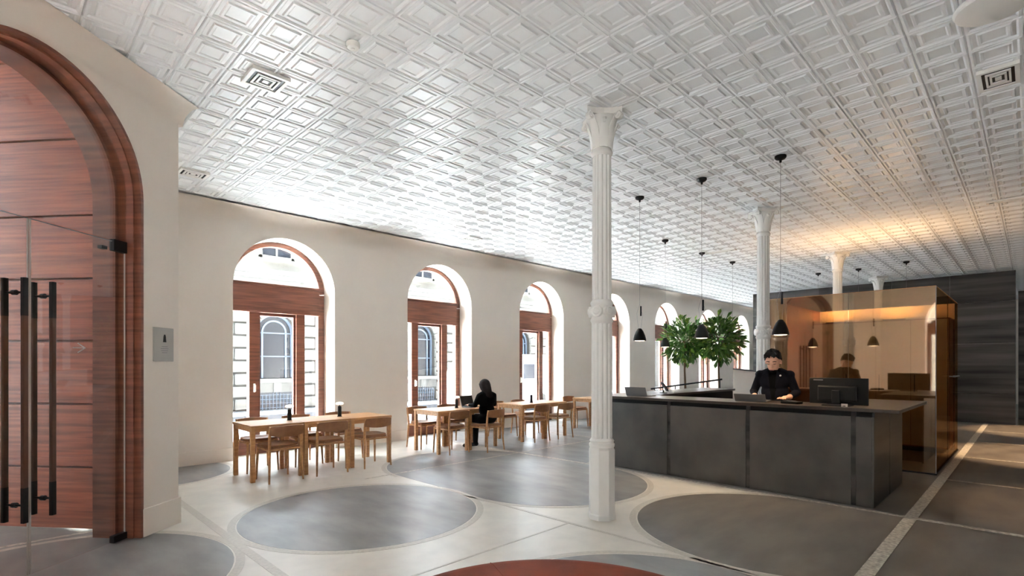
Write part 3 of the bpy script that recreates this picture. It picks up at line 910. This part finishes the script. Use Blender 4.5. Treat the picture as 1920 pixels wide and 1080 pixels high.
def make_chair():
    c = empty('oak_chair', (0, 0, 0))
    # seat faces +y; rounded front
    pts = []
    for k in range(25):
        a = -pi / 2 + pi * 2 * k / 24
        x, y = cos(a), sin(a)
        x = math.copysign(abs(x) ** .55, x) * .225
        y = math.copysign(abs(y) ** .55, y) * .21
        pts.append((x * (1.04 if y > 0 else .94), y))
    pts = pts[:-1]
    MB().prism(pts, .425, .445).build('seat_frame', 'oak_dark', c, bevel=.006)
    MB().prism([(x * .97, y * .97) for x, y in pts], .445, .468).build('seat', 'oak_dark', c, bevel=.01, seg=3)
    for sx in (-1, 1):
        MB().tube([(sx * .205, .19, 0), (sx * .198, .182, .2), (sx * .19, .172, .43)], [.011, .015, .018], 10).build('leg', 'oak', c, smooth=True)
        MB().tube([(sx * .215, -.235, 0), (sx * .205, -.215, .2), (sx * .198, -.2, .43), (sx * .202, -.215, .58), (sx * .205, -.24, .705)], [.011, .015, .019, .017, .013], 10).build('leg', 'oak', c, smooth=True)
        MB().cyl((sx * .19, .17, .405), (sx * .198, -.2, .405), .012, n=8).build('side_rail', 'oak', c, smooth=True)
    MB().cyl((-.19, .17, .405), (.19, .17, .405), .012, n=8).build('front_rail', 'oak', c, smooth=True)
    MB().cyl((-.198, -.2, .41), (.198, -.2, .41), .012, n=8).build('rear_rail', 'oak', c, smooth=True)
    vs, fs = [], []
    N = 16
    for i in range(N + 1):
        u = -1 + 2 * i / N
        x = u * .213
        y = -.235 - .055 * (1 - u * u)
        h0 = .575 + .02 * u * u
        h1 = .715 - .012 * u * u
        for yy, z in ((y - .009, h0), (y - .012, h1), (y + .008, h1), (y + .011, h0)):
            vs.append((x, yy, z))
    for i in range(N):
        for k in range(4):
            fs.append((i * 4 + k, i * 4 + (k + 1) % 4, i * 4 + 4 + (k + 1) % 4, i * 4 + 4 + k))
    fs += [(0, 1, 2, 3), (N * 4 + 3, N * 4 + 2, N * 4 + 1, N * 4)]
    MB().add(vs, fs).build('backrest', 'oak_dark', c, bevel=.004)
    return c
ch0 = make_chair()
first = {'t': True, 'c': True}
def put_table(x, y, lab, grp):
    t = tbl0 if first['t'] else copy_tree(tbl0)
    first['t'] = False
    t.location = (x, y, 0)
    tag(t, lab, 'table', grp)
def put_chair(x, y, rz, lab):
    c = ch0 if first['c'] else copy_tree(ch0)
    first['c'] = False
    c.location = (x, y, 0)
    c.rotation_euler = (0, 0, rz)
    tag(c, lab, 'chair', 'oak chairs at the window tables')
TYC = 7.19
rows = [('first', [2.605, 3.275, 3.945]), ('second', [5.475, 6.145]), ('third', [7.45, 8.12]), ('fourth', [9.85, 10.52])]
pos3 = ['left', 'middle', 'right']
for rn, xs in rows:
    for k, x in enumerate(xs):
        pos = pos3[k] if len(xs) == 3 else ('left', 'right')[k]
        put_table(x, TYC, 'square oak table, %s one of the %s window row' % (pos, rn), 'oak tables in the %s row' % rn)
put_chair(2.62, 6.87, .04, 'oak chair tucked in at the left table of the first row, back to the camera')
put_chair(3.25, 6.88, -.03, 'oak chair tucked in at the middle table of the first row, back to the camera')
put_chair(3.93, 6.89, .02, 'oak chair tucked in at the right table of the first row, back to the camera')
put_chair(2.64, 7.66, pi, 'oak chair on the window side of the first row\'s left table')
put_chair(3.28, 7.66, pi + .04, 'oak chair on the window side of the first row\'s middle table')
put_chair(3.95, 7.68, pi, 'oak chair on the window side of the first row\'s right table')
put_chair(5.46, 6.93, .05, 'oak chair at the second row\'s left table, back to the camera')
put_chair(6.05, 6.69, .1, 'oak chair the seated woman sits on at the second row')
put_chair(5.47, 7.68, pi, 'oak chair on the window side of the second row\'s left table')
put_chair(6.16, 7.7, pi - .05, 'oak chair on the window side of the second row\'s right table')
put_chair(7.45, 6.86, 0, 'oak chair at the third row\'s left table, back to the camera')
put_chair(8.14, 6.84, -.06, 'oak chair at the third row\'s right table, back to the camera')
put_chair(7.44, 7.68, pi, 'oak chair on the window side of the third row\'s left table')
put_chair(8.12, 7.7, pi, 'oak chair on the window side of the third row\'s right table')
put_chair(9.84, 6.9, 0, 'oak chair at the fourth row\'s left table, beyond the counter end')
put_chair(9.86, 7.7, pi, 'oak chair on the window side of the fourth row\'s left table')
def make_lamp():
    l = empty('table_lamp', (0, 0, .71))
    MB().lathe([(.034, 0), (.034, .006), (.028, .012), (.026, .15), (.02, .155), (.006, .16), (.006, .18)], 24).build('base', 'black', l, smooth=True)
    MB().lathe([(.012, .172), (.05, .178), (.056, .19), (.05, .205), (.02, .212)], 24).build('lamp_shade', 'table_glow', l, smooth=True)
    return l
lm0 = make_lamp()
for i, (x, y, lab) in enumerate(((2.89, 7.2, 'left of the two small lamps on the first table row'), (3.62, 7.2, 'right of the two small lamps on the first table row'), (5.79, 7.17, 'small table lamp on the second row beside the laptop'), (7.67, 7.12, 'small table lamp on the third row'), (9.72, 7.05, 'small table lamp on the fourth row beside the column'))):
    l = lm0 if i == 0 else copy_tree(lm0)
    l.location = (x, y, .71)
    tag(l, 'black cordless lamp, ' + lab, 'table lamp', 'cordless table lamps')
laptop(6.10, 7.22, .71, pi + .1, .32, .2, .2, 'open dark laptop in front of the seated woman', 108, 'grey_metal', 'facade_glass')

# ---------------------------------------------------------------- leather ottoman
ot = empty('leather_ottoman', ((1.91 + .18) / sqrt(2), (1.91 - .18) / sqrt(2), 0)); tag(ot, 'large round brown leather ottoman at the bottom of the photo', 'ottoman')
MB().lathe([(.80, .0), (.80, .06), (.2, .061)], 64).build('plinth', 'black', ot)
MB().lathe([(.84, .06), (.885, .09), (.9, .2), (.9, .36), (.885, .415), (.85, .44), (.8, .448), (.4, .452), (.05, .453)], 96).build('cushion', 'leather', ot, smooth=True)
for k in range(4):
    a = pi / 4 + pi / 2 * k + .35
    MB().tube([(.06 * cos(a), .06 * sin(a), .452), (.5 * cos(a), .5 * sin(a), .451), (.8 * cos(a), .8 * sin(a), .448), (.85 * cos(a), .85 * sin(a), .44), (.887 * cos(a), .887 * sin(a), .413), (.902 * cos(a), .902 * sin(a), .35), (.902 * cos(a), .902 * sin(a), .15)], .003, 6).build('seam', 'leather', ot)
MB().lathe([(.893, .395), (.900, .402), (.897, .41), (.889, .406)], 96, closed=True).build('piping', 'leather', ot, smooth=True)

# ---------------------------------------------------------------- fig trees
lv = [(0, 0, 0), (.35, .10, .02), (.7, .16, .01), (1.0, .02, -.10), (.7, -.16, .01), (.35, -.10, .02), (.35, 0, -.02), (.72, 0, -.045)]
lf = [(0, 1, 6), (0, 6, 5), (1, 2, 7, 6), (6, 7, 4, 5), (2, 3, 7), (7, 3, 4)]
leaf_me = []
for mname in ('leaf', 'leaf_light'):
    me = MB().add(lv, lf).mesh('leaf')
    me.materials.append(M[mname]); leaf_me.append(me)
def fig(x, y, zc, rr, lab, seed, n=300):
    rnd = random.Random(seed)
    t = empty('fig_tree', (x, y, 0)); tag(t, lab, 'tree', 'potted fig trees')
    pot = MB().lathe([(.17, 0), (.2, .02), (.24, .38), (.25, .4), (.22, .4), (.2, .36), (.02, .36)], 32).build('pot', 'terracotta', t, smooth=True)
    MB().tube([(0, 0, .36), (.01, 0, .9), (-.01, .01, 1.35), (0, 0, zc)], [.028, .024, .02, .014], 10).build('trunk', 'trunk', t, smooth=True)
    for k in range(7):
        a = k * 2.4
        e = (rr * .7 * cos(a), rr * .7 * sin(a), zc + rr * .6 * sin(k * 1.7))
        MB().tube([(0, 0, zc - rr * .55 + k * .05), (e[0] * .5, e[1] * .5, (zc - rr * .3 + e[2]) / 2 + .05), e], [.012, .009, .005], 6).build('branch', 'trunk', t)
    fm = MB()
    for k in range(n + 420):
        u = rnd.uniform(-1, 1); a = rnd.uniform(0, 2 * pi)
        q = rr * (rnd.uniform(.72, 1.0) if k < n else rnd.uniform(.25, .95)) * (1 + .10 * sin(3 * a + 5 * u))
        d = Vector((sqrt(1 - u * u) * cos(a), sqrt(1 - u * u) * sin(a), u))
        p = d * q * .88
        s = rnd.uniform(.13, .20)
        if k >= n:
            dd = (d + Vector((rnd.uniform(-.8, .8), rnd.uniform(-.8, .8), rnd.uniform(-.8, .8)))).normalized()
            mq = dd.to_track_quat('X', 'Z').to_matrix() @ Matrix.Rotation(rnd.uniform(-.9, .9), 3, 'X')
            fm.add([tuple(mq @ Vector((vx * s, vy * s * 1.3, vz * s)) + p + Vector((0, 0, zc))) for vx, vy, vz in lv], lf)
            continue
        o = bpy.data.objects.new('leaf', leaf_me[0 if rnd.random() < .6 else 1])
        dd = (d + Vector((rnd.uniform(-.6, .6), rnd.uniform(-.6, .6), rnd.uniform(-.5, .5)))).normalized()
        qt = dd.to_track_quat('X', 'Z') @ Matrix.Rotation(rnd.uniform(-.7, .7), 3, 'X').to_quaternion()
        o.rotation_mode = 'QUATERNION'
        o.rotation_quaternion = qt
        o.scale = (s, s * 1.3, s)
        o.location = (p.x, p.y, zc + p.z)
        C.objects.link(o)
        o.parent = t
    tag(fm.build('inner_leaves', 'leaf', t, fixn=False), kind='stuff')
    return t
fig(10.66, 5.34, 1.98, .50, 'round-headed green fig tree with pale trunk, nearer the foreground column', 3)
fig(10.72, 4.62, 2.0, .50, 'round-headed green fig tree with dark trunk, nearer the attendant', 8)

# ---------------------------------------------------------------- people
def person(name, loc, rz, parts, voxel, classify, mats, lab, smooth_it=6):
    """parts: ('cap',p0,r0,p1,r1) tapered capsule | ('ell',c,(rx,ry,rz),rot) ellipsoid; fused into one skin by a voxel remesh"""
    import bmesh
    bm = bmesh.new()
    for p in parts:
        if p[0] == 'cap':
            a, b_ = Vector(p[1]), Vector(p[3])
            L = (b_ - a).length
            n = max(2, int(L / (min(p[2], p[4]) * .5)) + 1)
            for i in range(n + 1):
                t = i / n
                bmesh.ops.create_icosphere(bm, subdivisions=2, radius=p[2] + (p[4] - p[2]) * t, matrix=Matrix.Translation(a.lerp(b_, t)))
        else:
            m = Matrix.Translation(p[1]) @ (p[3] if len(p) > 3 else Matrix()).to_4x4() @ Matrix.Diagonal((*p[2], 1))
            bmesh.ops.create_icosphere(bm, subdivisions=3, radius=1, matrix=m)
    me = bpy.data.meshes.new(name)
    bm.to_mesh(me); bm.free()
    o = bpy.data.objects.new(name, me)
    C.objects.link(o)
    r = o.modifiers.new('r', 'REMESH'); r.mode = 'VOXEL'; r.voxel_size = voxel
    s = o.modifiers.new('s', 'SMOOTH'); s.iterations = smooth_it; s.factor = .5
    dg = bpy.context.evaluated_depsgraph_get()
    me2 = bpy.data.meshes.new_from_object(o.evaluated_get(dg))
    o.modifiers.clear()
    o.data = me2
    me2.name = name
    me2.materials.clear()
    for m in mats: me2.materials.append(M[m])
    for f in me2.polygons:
        f.material_index = classify(f.center)
    sm(me2, 60)
    o.location = loc
    o.rotation_euler = (0, 0, rz)
    tag(o, lab, 'person')
    return o

# attendant: forward = +x, left = +y
HT = Matrix.Rotation(R_(24), 3, 'Y') * 1.1   # head bowed
hc = Vector((.12, .01, 1.515))
def hp(x, y, z): return tuple(hc + HT @ Vector((x, y, z)))
P_ = []
cap = lambda a, ra, b_, rb: P_.append(('cap', a, ra, b_, rb))
ell = lambda c, r, m=None: P_.append(('ell', c, r, m or Matrix.Identity(3)))
for s in (-1, 1):
    cap((.0, s * .10, .06), .045, (.11, s * .115, .035), .04)
    cap((-.02, s * .10, .08), .05, (0, s * .095, .5), .062)
    cap((0, s * .095, .5), .068, (-.01, s * .085, .92), .095)
    cap((.01, s * .17, 1.335), .056, (.0, s * .25, 1.12), .05)
    cap((.0, s * .03, 1.40), .05, (.0, s * .155, 1.345), .05)
    # forearm reaches to the counter edge
    hand = Vector((.33, s * .15 + .03, 1.065))
    cap((.0, s * .255, 1.12), .05, (.24, s * .2 + .02, 1.075), .038)
    cap((.24, s * .2 + .02, 1.072), .028, tuple(hand), .03)
    ell(tuple(hand + Vector((.03, 0, 0))), (.05, .042, .018))
    for q, (dy, ln) in enumerate(((-.033, .075), (-.011, .088), (.011, .084), (.031, .066))):
        k0 = hand + Vector((.06, dy, .004)); k1 = k0 + Vector((ln * .5, dy * .15, .006)); k2 = k1 + Vector((ln * .45, 0, -.018))
        cap(tuple(k0), .0095, tuple(k1), .009); cap(tuple(k1), .009, tuple(k2), .0075)
    t0 = hand + Vector((.015, -s * .04, 0)); t1 = t0 + Vector((.035, -s * .022, -.002)); t2 = t1 + Vector((.03, 0, -.008))
    cap(tuple(t0), .012, tuple(t1), .0105); cap(tuple(t1), .0105, tuple(t2), .009)
ell((-.01, 0, .96), (.115, .165, .12))
ell((-.01, 0, 1.12), (.115, .165, .16))
ell((.01, 0, 1.26), (.12, .185, .14))
ell((.0, 0, 1.33), (.09, .19, .07))
for s in (-1, 1): ell((.0, s * .175, 1.345), (.07, .06, .055))
cap((.01, 0, 1.38), .062, (.05, 0, 1.46), .055)
ell(hp(0, 0, .03), (.098, .078, .095), HT)
ell(hp(.02, 0, -.045), (.075, .062, .07), HT)
ell(hp(.045, 0, -.09), (.042, .04, .032), HT)
cap(hp(.09, 0, .01), .009, hp(.108, 0, -.035), .014)
for s in (-1, 1):
    ell(hp(-.005, s * .08, -.01), (.022, .010, .033), HT)
    ell(hp(.085, s * .033, .022), (.016, .022, .010), HT)
ell(hp(.085, 0, -.068), (.014, .026, .009), HT)
def cls_man(c):
    if (c - hc).length < .18 and (c.z > 1.43 or c.x > .1) and c.z > 1.405: return 2
    if c.x > .245 and c.z < 1.14: return 2
    if c.z < .07: return 3
    if c.x > .04 and 1.0 < c.z < 1.46:
        w = .015 + (c.z - 1.02) * .16
        if abs(c.y) < w and c.z > 1.0: return 1
    if c.z >= 1.40 and abs(c.y) < .075 and c.x > .0: return 1
    return 0
man = person('person', (7.16, 2.36, 0), pi + R_(6), P_, .0085, cls_man, ['navy', 'black_cloth', 'skin', 'black'], 'attendant in dark navy jacket and black shirt looking down behind the counter', 4)
# hair
hb = MB()
vs, fs = [], []
NU, NV = 28, 14
for j in range(NV + 1):
    ph = pi * .5 - (pi * .62) * j / NV
    for i in range(NU):
        th = 2 * pi * i / NU
        front = .5 + .5 * cos(th)
        p2 = max(ph, R_(30) * front ** 2 + R_(-36) * (1 - front ** 2) + R_(5) * sin(11 * th))
        jag = 1 + .05 * sin(9 * th + j) + .03 * sin(17 * th)
        rr = Vector((cos(p2) * cos(th) * .106, cos(p2) * sin(th) * .088, sin(p2) * .108 + .015 * front)) * jag
        vs.append(hp(rr.x - .004, rr.y, rr.z + .035))
for j in range(NV):
    for i in range(NU):
        fs.append((j * NU + i, j * NU + (i + 1) % NU, (j + 1) * NU + (i + 1) % NU, (j + 1) * NU + i))
hb.add(vs, fs).build('hair', 'hair', man, smooth=True)
fr = MB()
for k in range(9):
    yy = -.06 + .015 * k
    fr.tube([hp(.06, yy * .7, .125), hp(.092, yy, .115), hp(.1, yy * 1.15, .082 + .012 * ((k * 2) % 3))], [.018, .017, .005], 6)
fr.build('fringe', 'hair', man, smooth=True)
for s in (-1, 1):
    MB().tube([hp(.096, s * .018, .010), hp(.1, s * .033, .006), hp(.092, s * .048, .010)], [.002, .003, .002], 6).build('eyelashes', 'hair', man)
    MB().tube([hp(.098, s * .016, .036), hp(.099, s * .034, .041), hp(.09, s * .052, .034)], .0045, 6).build('eyebrow', 'hair', man)
MB().tube([hp(.098, -.022, -.068), hp(.103, 0, -.067), hp(.098, .022, -.068)], .0045, 6).build('mouth', 'lip', man)
# lapels and pin
for s in (-1, 1):
    MB().add([(.128, s * .03, 1.18), (.125, s * .05, 1.40), (.118, s * .115, 1.33), (.137, s * .085, 1.29), (.135, s * .09, 1.31), (.134, s * .04, 1.18), (.134, s * .06, 1.40), (.13, s * .12, 1.33)], [(0, 1, 2, 3), (5, 6, 7, 4), (0, 1, 6, 5), (1, 2, 7, 6)]).build('lapel', 'navy', man)
MB().cyl((.13, .095, 1.335), (.146, .095, 1.335), .011, n=10).build('lapel_pin', 'white_plastic', man)

# seated woman: forward = +x local
P_ = []
for s in (-1, 1):
    cap((0, s * .085, .53), .085, (.40, s * .08, .53), .062)
    cap((.40, s * .08, .53), .06, (.36, s * .07 + .03, .10), .042)
    cap((.34, s * .07 + .03, .06), .04, (.46, s * .075 + .03, .035), .034)
    cap((.0, s * .14, .94), .046, (.05, s * .185, .78), .042)
    cap((.0, s * .03, 1.0), .042, (.0, s * .13, .95), .042)
    cap((.05, s * .185, .78), .04, (.28, s * .13, .765), .03)
    hand = Vector((.31, s * .115, .762))
    ell(tuple(hand + Vector((.02, 0, 0))), (.045, .034, .016))
    for dy, ln in ((-.026, .06), (-.009, .07), (.009, .067), (.025, .052)):
        cap(tuple(hand + Vector((.05, dy, .002))), .008, tuple(hand + Vector((.05 + ln, dy, -.008))), .0065)
    cap(tuple(hand + Vector((.01, -s * .03, 0))), .0095, tuple(hand + Vector((.05, -s * .045, -.006))), .008)
ell((-.02, 0, .55), (.12, .165, .1))
ell((.0, 0, .70), (.095, .135, .14))
ell((.0, 0, .86), (.095, .155, .14))
ell((.0, 0, .955), (.07, .16, .06))
cap((.0, 0, .98), .048, (.03, 0, 1.05), .045)
wc = Vector((.045, 0, 1.105))
WT = Matrix.Rotation(R_(14), 3, 'Y')
def wp(x, y, z): return tuple(wc + WT @ Vector((x, y, z)))
ell(wp(0, 0, .02), (.09, .07, .088), WT)
ell(wp(.02, 0, -.04), (.066, .055, .06), WT)
cap(wp(.082, 0, .005), .007, wp(.097, 0, -.03), .011)
for s in (-1, 1): ell(wp(-.005, s * .072, -.01), (.018, .008, .028), WT)
def cls_w(c):
    if (c - wc).length < .14 and c.z > 1.03: return 1
    if c.x > .275 and .7 < c.z < .82 and abs(c.y) < .2: return 1
    if c.z < .065: return 2
    return 0
wom = person('person', (6.05, 6.67, 0), R_(86), P_, .0095, cls_w, ['black_cloth', 'skin', 'black'], 'seated woman with long dark hair and black clothes, seen from behind', 4)
wom.scale = (1.05, 1.14, 1.0)
vs, fs = [], []
for j in range(15):
    t = j / 14
    for i in range(28):
        th = 2 * pi * i / 28
        back = .5 - .5 * cos(th)
        if t < .4:
            ph = pi / 2 - (pi / 2) * t / .4
            low = 0
            f2 = max(ph, R_(28) * (1 - back))
            rr = (cos(f2) * cos(th) * .1, cos(f2) * sin(th) * .083, sin(f2) * .1 + .022)
        else:
            q = (t - .4) / .6
            lim = back ** .7
            z = .022 - .26 * q * lim + .1 * sin(R_(28)) * (1 - back)
            wv_ = 1 + .05 * sin(7 * th)
            rr = (cos(th) * .1 * (1 - .1 * q) - .02 * q * back, sin(th) * (.083 + .012 * q) * wv_ * (1 - .25 * q * q), z)
        vs.append(wp(*rr))
for j in range(14):
    for i in range(28):
        fs.append((j * 28 + i, j * 28 + (i + 1) % 28, (j + 1) * 28 + (i + 1) % 28, (j + 1) * 28 + i))
MB().add(vs, fs).build('hair', 'hair_brown', wom, smooth=True)
for s in (-1, 1):
    MB().lathe([(.004, -.008), (.009, 0), (.004, .008)], 10).map(lambda x, y, z: wp(.082 + x * .5, s * .028 + y, .008 + z)).build('eye', 'eye_white', wom, smooth=True)
MB().tube([wp(.086, -.018, -.055), wp(.09, 0, -.054), wp(.086, .018, -.055)], .004, 6).build('mouth', 'lip', wom)

# ---------------------------------------------------------------- outside: street and facade
struct(MB().box(-40, 60, 9.3, 60, -.45, -.25).build('ground_street', 'asphalt'), 'asphalt street outside the arched windows')
struct(MB().box(-40, 60, 9.28, 11.6, -.3, -.12).build('pavement', 'pavement'), 'pale stone pavement under the arched windows')
struct(MB().box(-40, 60, 17.0, 19, -.3, -.1).build('pavement_far', 'asphalt'), 'dark pavement at the foot of the stone building')
struct(MB().box(-40, BX - .5, -40, 9.27, -.45, -.2).build('ground_forecourt', 'pavement'), 'stone pavement outside the entrance corner')
FY = 19.0
fb = empty('stone_building', (12, FY, 0)); tag(fb, 'pale stone building with arched windows across the street', 'building')
fx = lambda x: x - 12
FWC = [7.16 + 3.12 * k for k in range(-2, 8)]
fops = [(fx(c), .66, 2.62, .98) for c in FWC]
arch_wall(fx(-2), fx(34), -.3, 4.55, fops, .5).build('wall', 'stone_joint', fb)
# stone courses, block by block between the windows
blk = {}
course = .43
edges = []
for k in range(len(FWC) - 1):
    edges.append((FWC[k] + .72, FWC[k + 1] - .72))
nb = 0
for a, b_ in edges[1:8]:
    wd = (b_ - a) / 2
    for r in range(10):
        z = -.1 + r * course
        cuts = [a, a + wd * (.8 if r % 2 else 1.2), b_]
        for u, v in zip(cuts[:-1], cuts[1:]):
            key = round(v - u, 3)
            if key not in blk:
                me = MB().box(-(v - u) / 2 + .015, (v - u) / 2 - .015, -.09, .02, .03, course - .03).mesh('stone_block')
                me.materials.append(M['stone']); blk[key] = me
            o = bpy.data.objects.new('stone_block', blk[key])
            o.location = (fx((u + v) / 2), 0, z)
            C.objects.link(o); o.parent = fb
            bv = o.modifiers.new('bevel', 'BEVEL'); bv.width = .03; bv.segments = 1
for k, c in enumerate(FWC[1:9]):
    w = empty('facade_window', (fx(c), .22, 0)); w.parent = fb
    pl_ = [(-.66, .98)] + arc(0, 2.62, .66, pi, 0, 20) + [(.66, .98)]
    MB().prism(pl_, .0, .03).map(lambda x, y, z: (x, z, y)).build('pane', 'facade_glass', w)
    b = MB()
    for r0, r1, y0 in ((.66, .58, -.05), (.44, .38, -.04)):
        p0, p1 = arc(0, 2.62, r0), arc(0, 2.62, r1)
        p0 = [(-r0, 1.0)] + p0 + [(r0, 1.0)]; p1 = [(-r1, 1.0)] + p1 + [(r1, 1.0)]
        vs, fs = [], []
        for (x0, z0), (x1, z1) in zip(p0, p1):
            vs += [(x0, y0, z0), (x1, y0, z1), (x1, .0, z1), (x0, .0, z0)]
        for i in range(len(p0) - 1):
            for q in range(4): fs.append((i * 4 + q, i * 4 + (q + 1) % 4, i * 4 + 4 + (q + 1) % 4, i * 4 + 4 + q))
        b.add(vs, fs)
    b.box(-.6, .6, -.04, 0, 1.75, 1.79).box(-.6, .6, -.04, 0, 2.58, 2.62)
    b.build('window_frame', 'frame_blue', w)
    # voussoir surround, sill, keystones and basement grate
    for i in range(9):
        a0, a1 = pi * i / 9 + .02, pi * (i + 1) / 9 - .02
        vs = []
        for yy in (-.32, -.2):
            for a_, rr in ((a0, .68), (a1, .68), (a1, 1.02), (a0, 1.02)):
                vs.append((rr * cos(a_), yy, 2.62 + rr * sin(a_)))
        MB().add(vs, [(0, 1, 2, 3), (7, 6, 5, 4), (0, 4, 5, 1), (1, 5, 6, 2), (2, 6, 7, 3), (3, 7, 4, 0)]).build('voussoir', 'stone', w)
    for sx in (-1, 1):
        for r in range(4):
            MB().box(*sorted((sx * .67, sx * .72)), -.3, 0, 1.0 + r * .41, 1.38 + r * .41).build('jamb_stone', 'stone', w)
    MB().box(-.85, .85, -.42, 0, .84, .98).build('sill', 'stone', w)
    MB().box(-.72, .72, -.3, -.2, .5, .84).build('sill_panel', 'stone_grey', w)
    MB().box(-.13, .13, -.36, -.2, .52, .83).build('keystone', 'stone', w)
    MB().box(-.66, .66, -.24, -.2, -.2, .5).build('basement_light', 'facade_glass', w)
    g = MB()
    for i in range(11): g.box(-.6 + i * .12 - .008, -.6 + i * .12 + .008, -.27, -.25, -.2, .5 - .12 * abs(i - 5) / 5)
    for i in range(4): g.box(-.62, .62, -.275, -.255, -.05 + i * .15, -.035 + i * .15)
    g.build('grate', 'frame_blue', w)
cr = MB().box(fx(-2), fx(34), -.22, .3, 4.22, 4.42).build('cornice', 'stone_grey', fb)
MB().box(fx(-2), fx(34), -.5, .3, 4.42, 4.56).build('cornice_ledge', 'stone', cr)
MB().box(fx(-2), fx(34), -.65, .3, 4.56, 4.72).build('cornice_ledge', 'stone_grey', cr)
MB().box(fx(-2), fx(34), -.12, .3, 4.05, 4.16).build('cornice_ledge', 'stone', cr)
MB().box(fx(-2), fx(34), 0, .5, 4.55, 6.7).build('upper_wall', 'stone', fb)
for k, c in enumerate(FWC[1:9]):
    w = MB().box(fx(c) - .5, fx(c) + .5, -.03, .02, 5.3, 6.4).build('upper_window', 'facade_glass', fb)
    MB().box(fx(c) - .6, fx(c) - .5, -.1, .02, 5.2, 6.5).box(fx(c) + .5, fx(c) + .6, -.1, .02, 5.2, 6.5).box(fx(c) - .03, fx(c) + .03, -.07, .02, 5.3, 6.4).box(fx(c) - .6, fx(c) + .6, -.1, .02, 5.15, 5.3).box(fx(c) - .5, fx(c) + .5, -.06, .02, 5.85, 5.9).build('window_surround', 'stone', w)
b2 = tag(MB().box(-20, -14, -30, 8.8, -.3, 17.35).build('corner_shade_block', 'stone_grey'), 'plain block added across the corner street to shade the back windows', 'building')  # added off-camera block, its height limits sun and sky at the back windows
# white delivery van seen through the third window
vn = empty('delivery_van', (13.6, 14.2, -.25)); tag(vn, 'white delivery van parked in the street beyond the third window', 'van')
MB().box(-1.2, 1.9, -.9, .9, .35, 2.1).build('body', 'van_white', vn, bevel=.08, seg=3)
MB().prism([(-2.3, .35), (-1.2, .35), (-1.2, 2.0), (-1.5, 2.0), (-2.1, 1.2), (-2.3, 1.1)], -.88, .88).map(lambda x, z, y: (x, y, z)).build('cab', 'van_white', vn, bevel=.04)
MB().prism([(-1.98, 1.22), (-1.3, 1.22), (-1.3, 1.85), (-1.52, 1.85)], -.9, -.87).map(lambda x, z, y: (x, y, z)).build('side_window', 'facade_glass', vn)
MB().box(.3, .9, -.91, -.89, 1.2, 1.75).build('rear_side_window', 'facade_glass', vn)
for x in (-1.6, 1.3):
    for sy in (-1, 1):
        MB().cyl((x, sy * .92, .32), (x, sy * .7, .32), .32, n=20).build('wheel', 'tyre', vn, smooth=True)

# ---------------------------------------------------------------- downlights in the side passage
for i, (x, y, e) in enumerate(((11.9, -.35, 260), (16.2, -.4, 260), (7.6, -.8, 60))):
    d = empty('recessed_downlight', (x, y, CEIL - .015)); tag(d, 'recessed warm ceiling downlight over the right-hand passage, number %s from the camera' % ('two', 'three', 'one')[i], 'downlight', 'passage downlights')
    MB().lathe([(.06, 0), (.06, -.008), (.045, -.008), (.045, 0)], 24, closed=True).build('trim', 'white_paint', d)
    light('downlight_lamp', 'SPOT', (0, 0, -.02), e, (1, .70, .42), d, (0, 0, 0), spot_size=R_(50), spot_blend=.5, shadow_soft_size=.04)

# ---------------------------------------------------------------- window portals guide the sky light indoors
for i, c in enumerate(WC):
    o = light('sky_portal', 'AREA', (c, WY + .57, 1.78), 1, (1, 1, 1), None, (-pi / 2, 0, 0), shape='RECTANGLE', size=1.66, size_y=3.6)
    o.data.cycles.is_portal = True
for c in (-4.9, -1.75, 1.41):
    o = light('sky_portal', 'AREA', (BX - .49, c, 1.78), 1, (1, 1, 1), None, (pi / 2, 0, -pi / 2), shape='RECTANGLE', size=1.66, size_y=3.6)
    o.data.cycles.is_portal = True
bpy.context.view_layer.update()
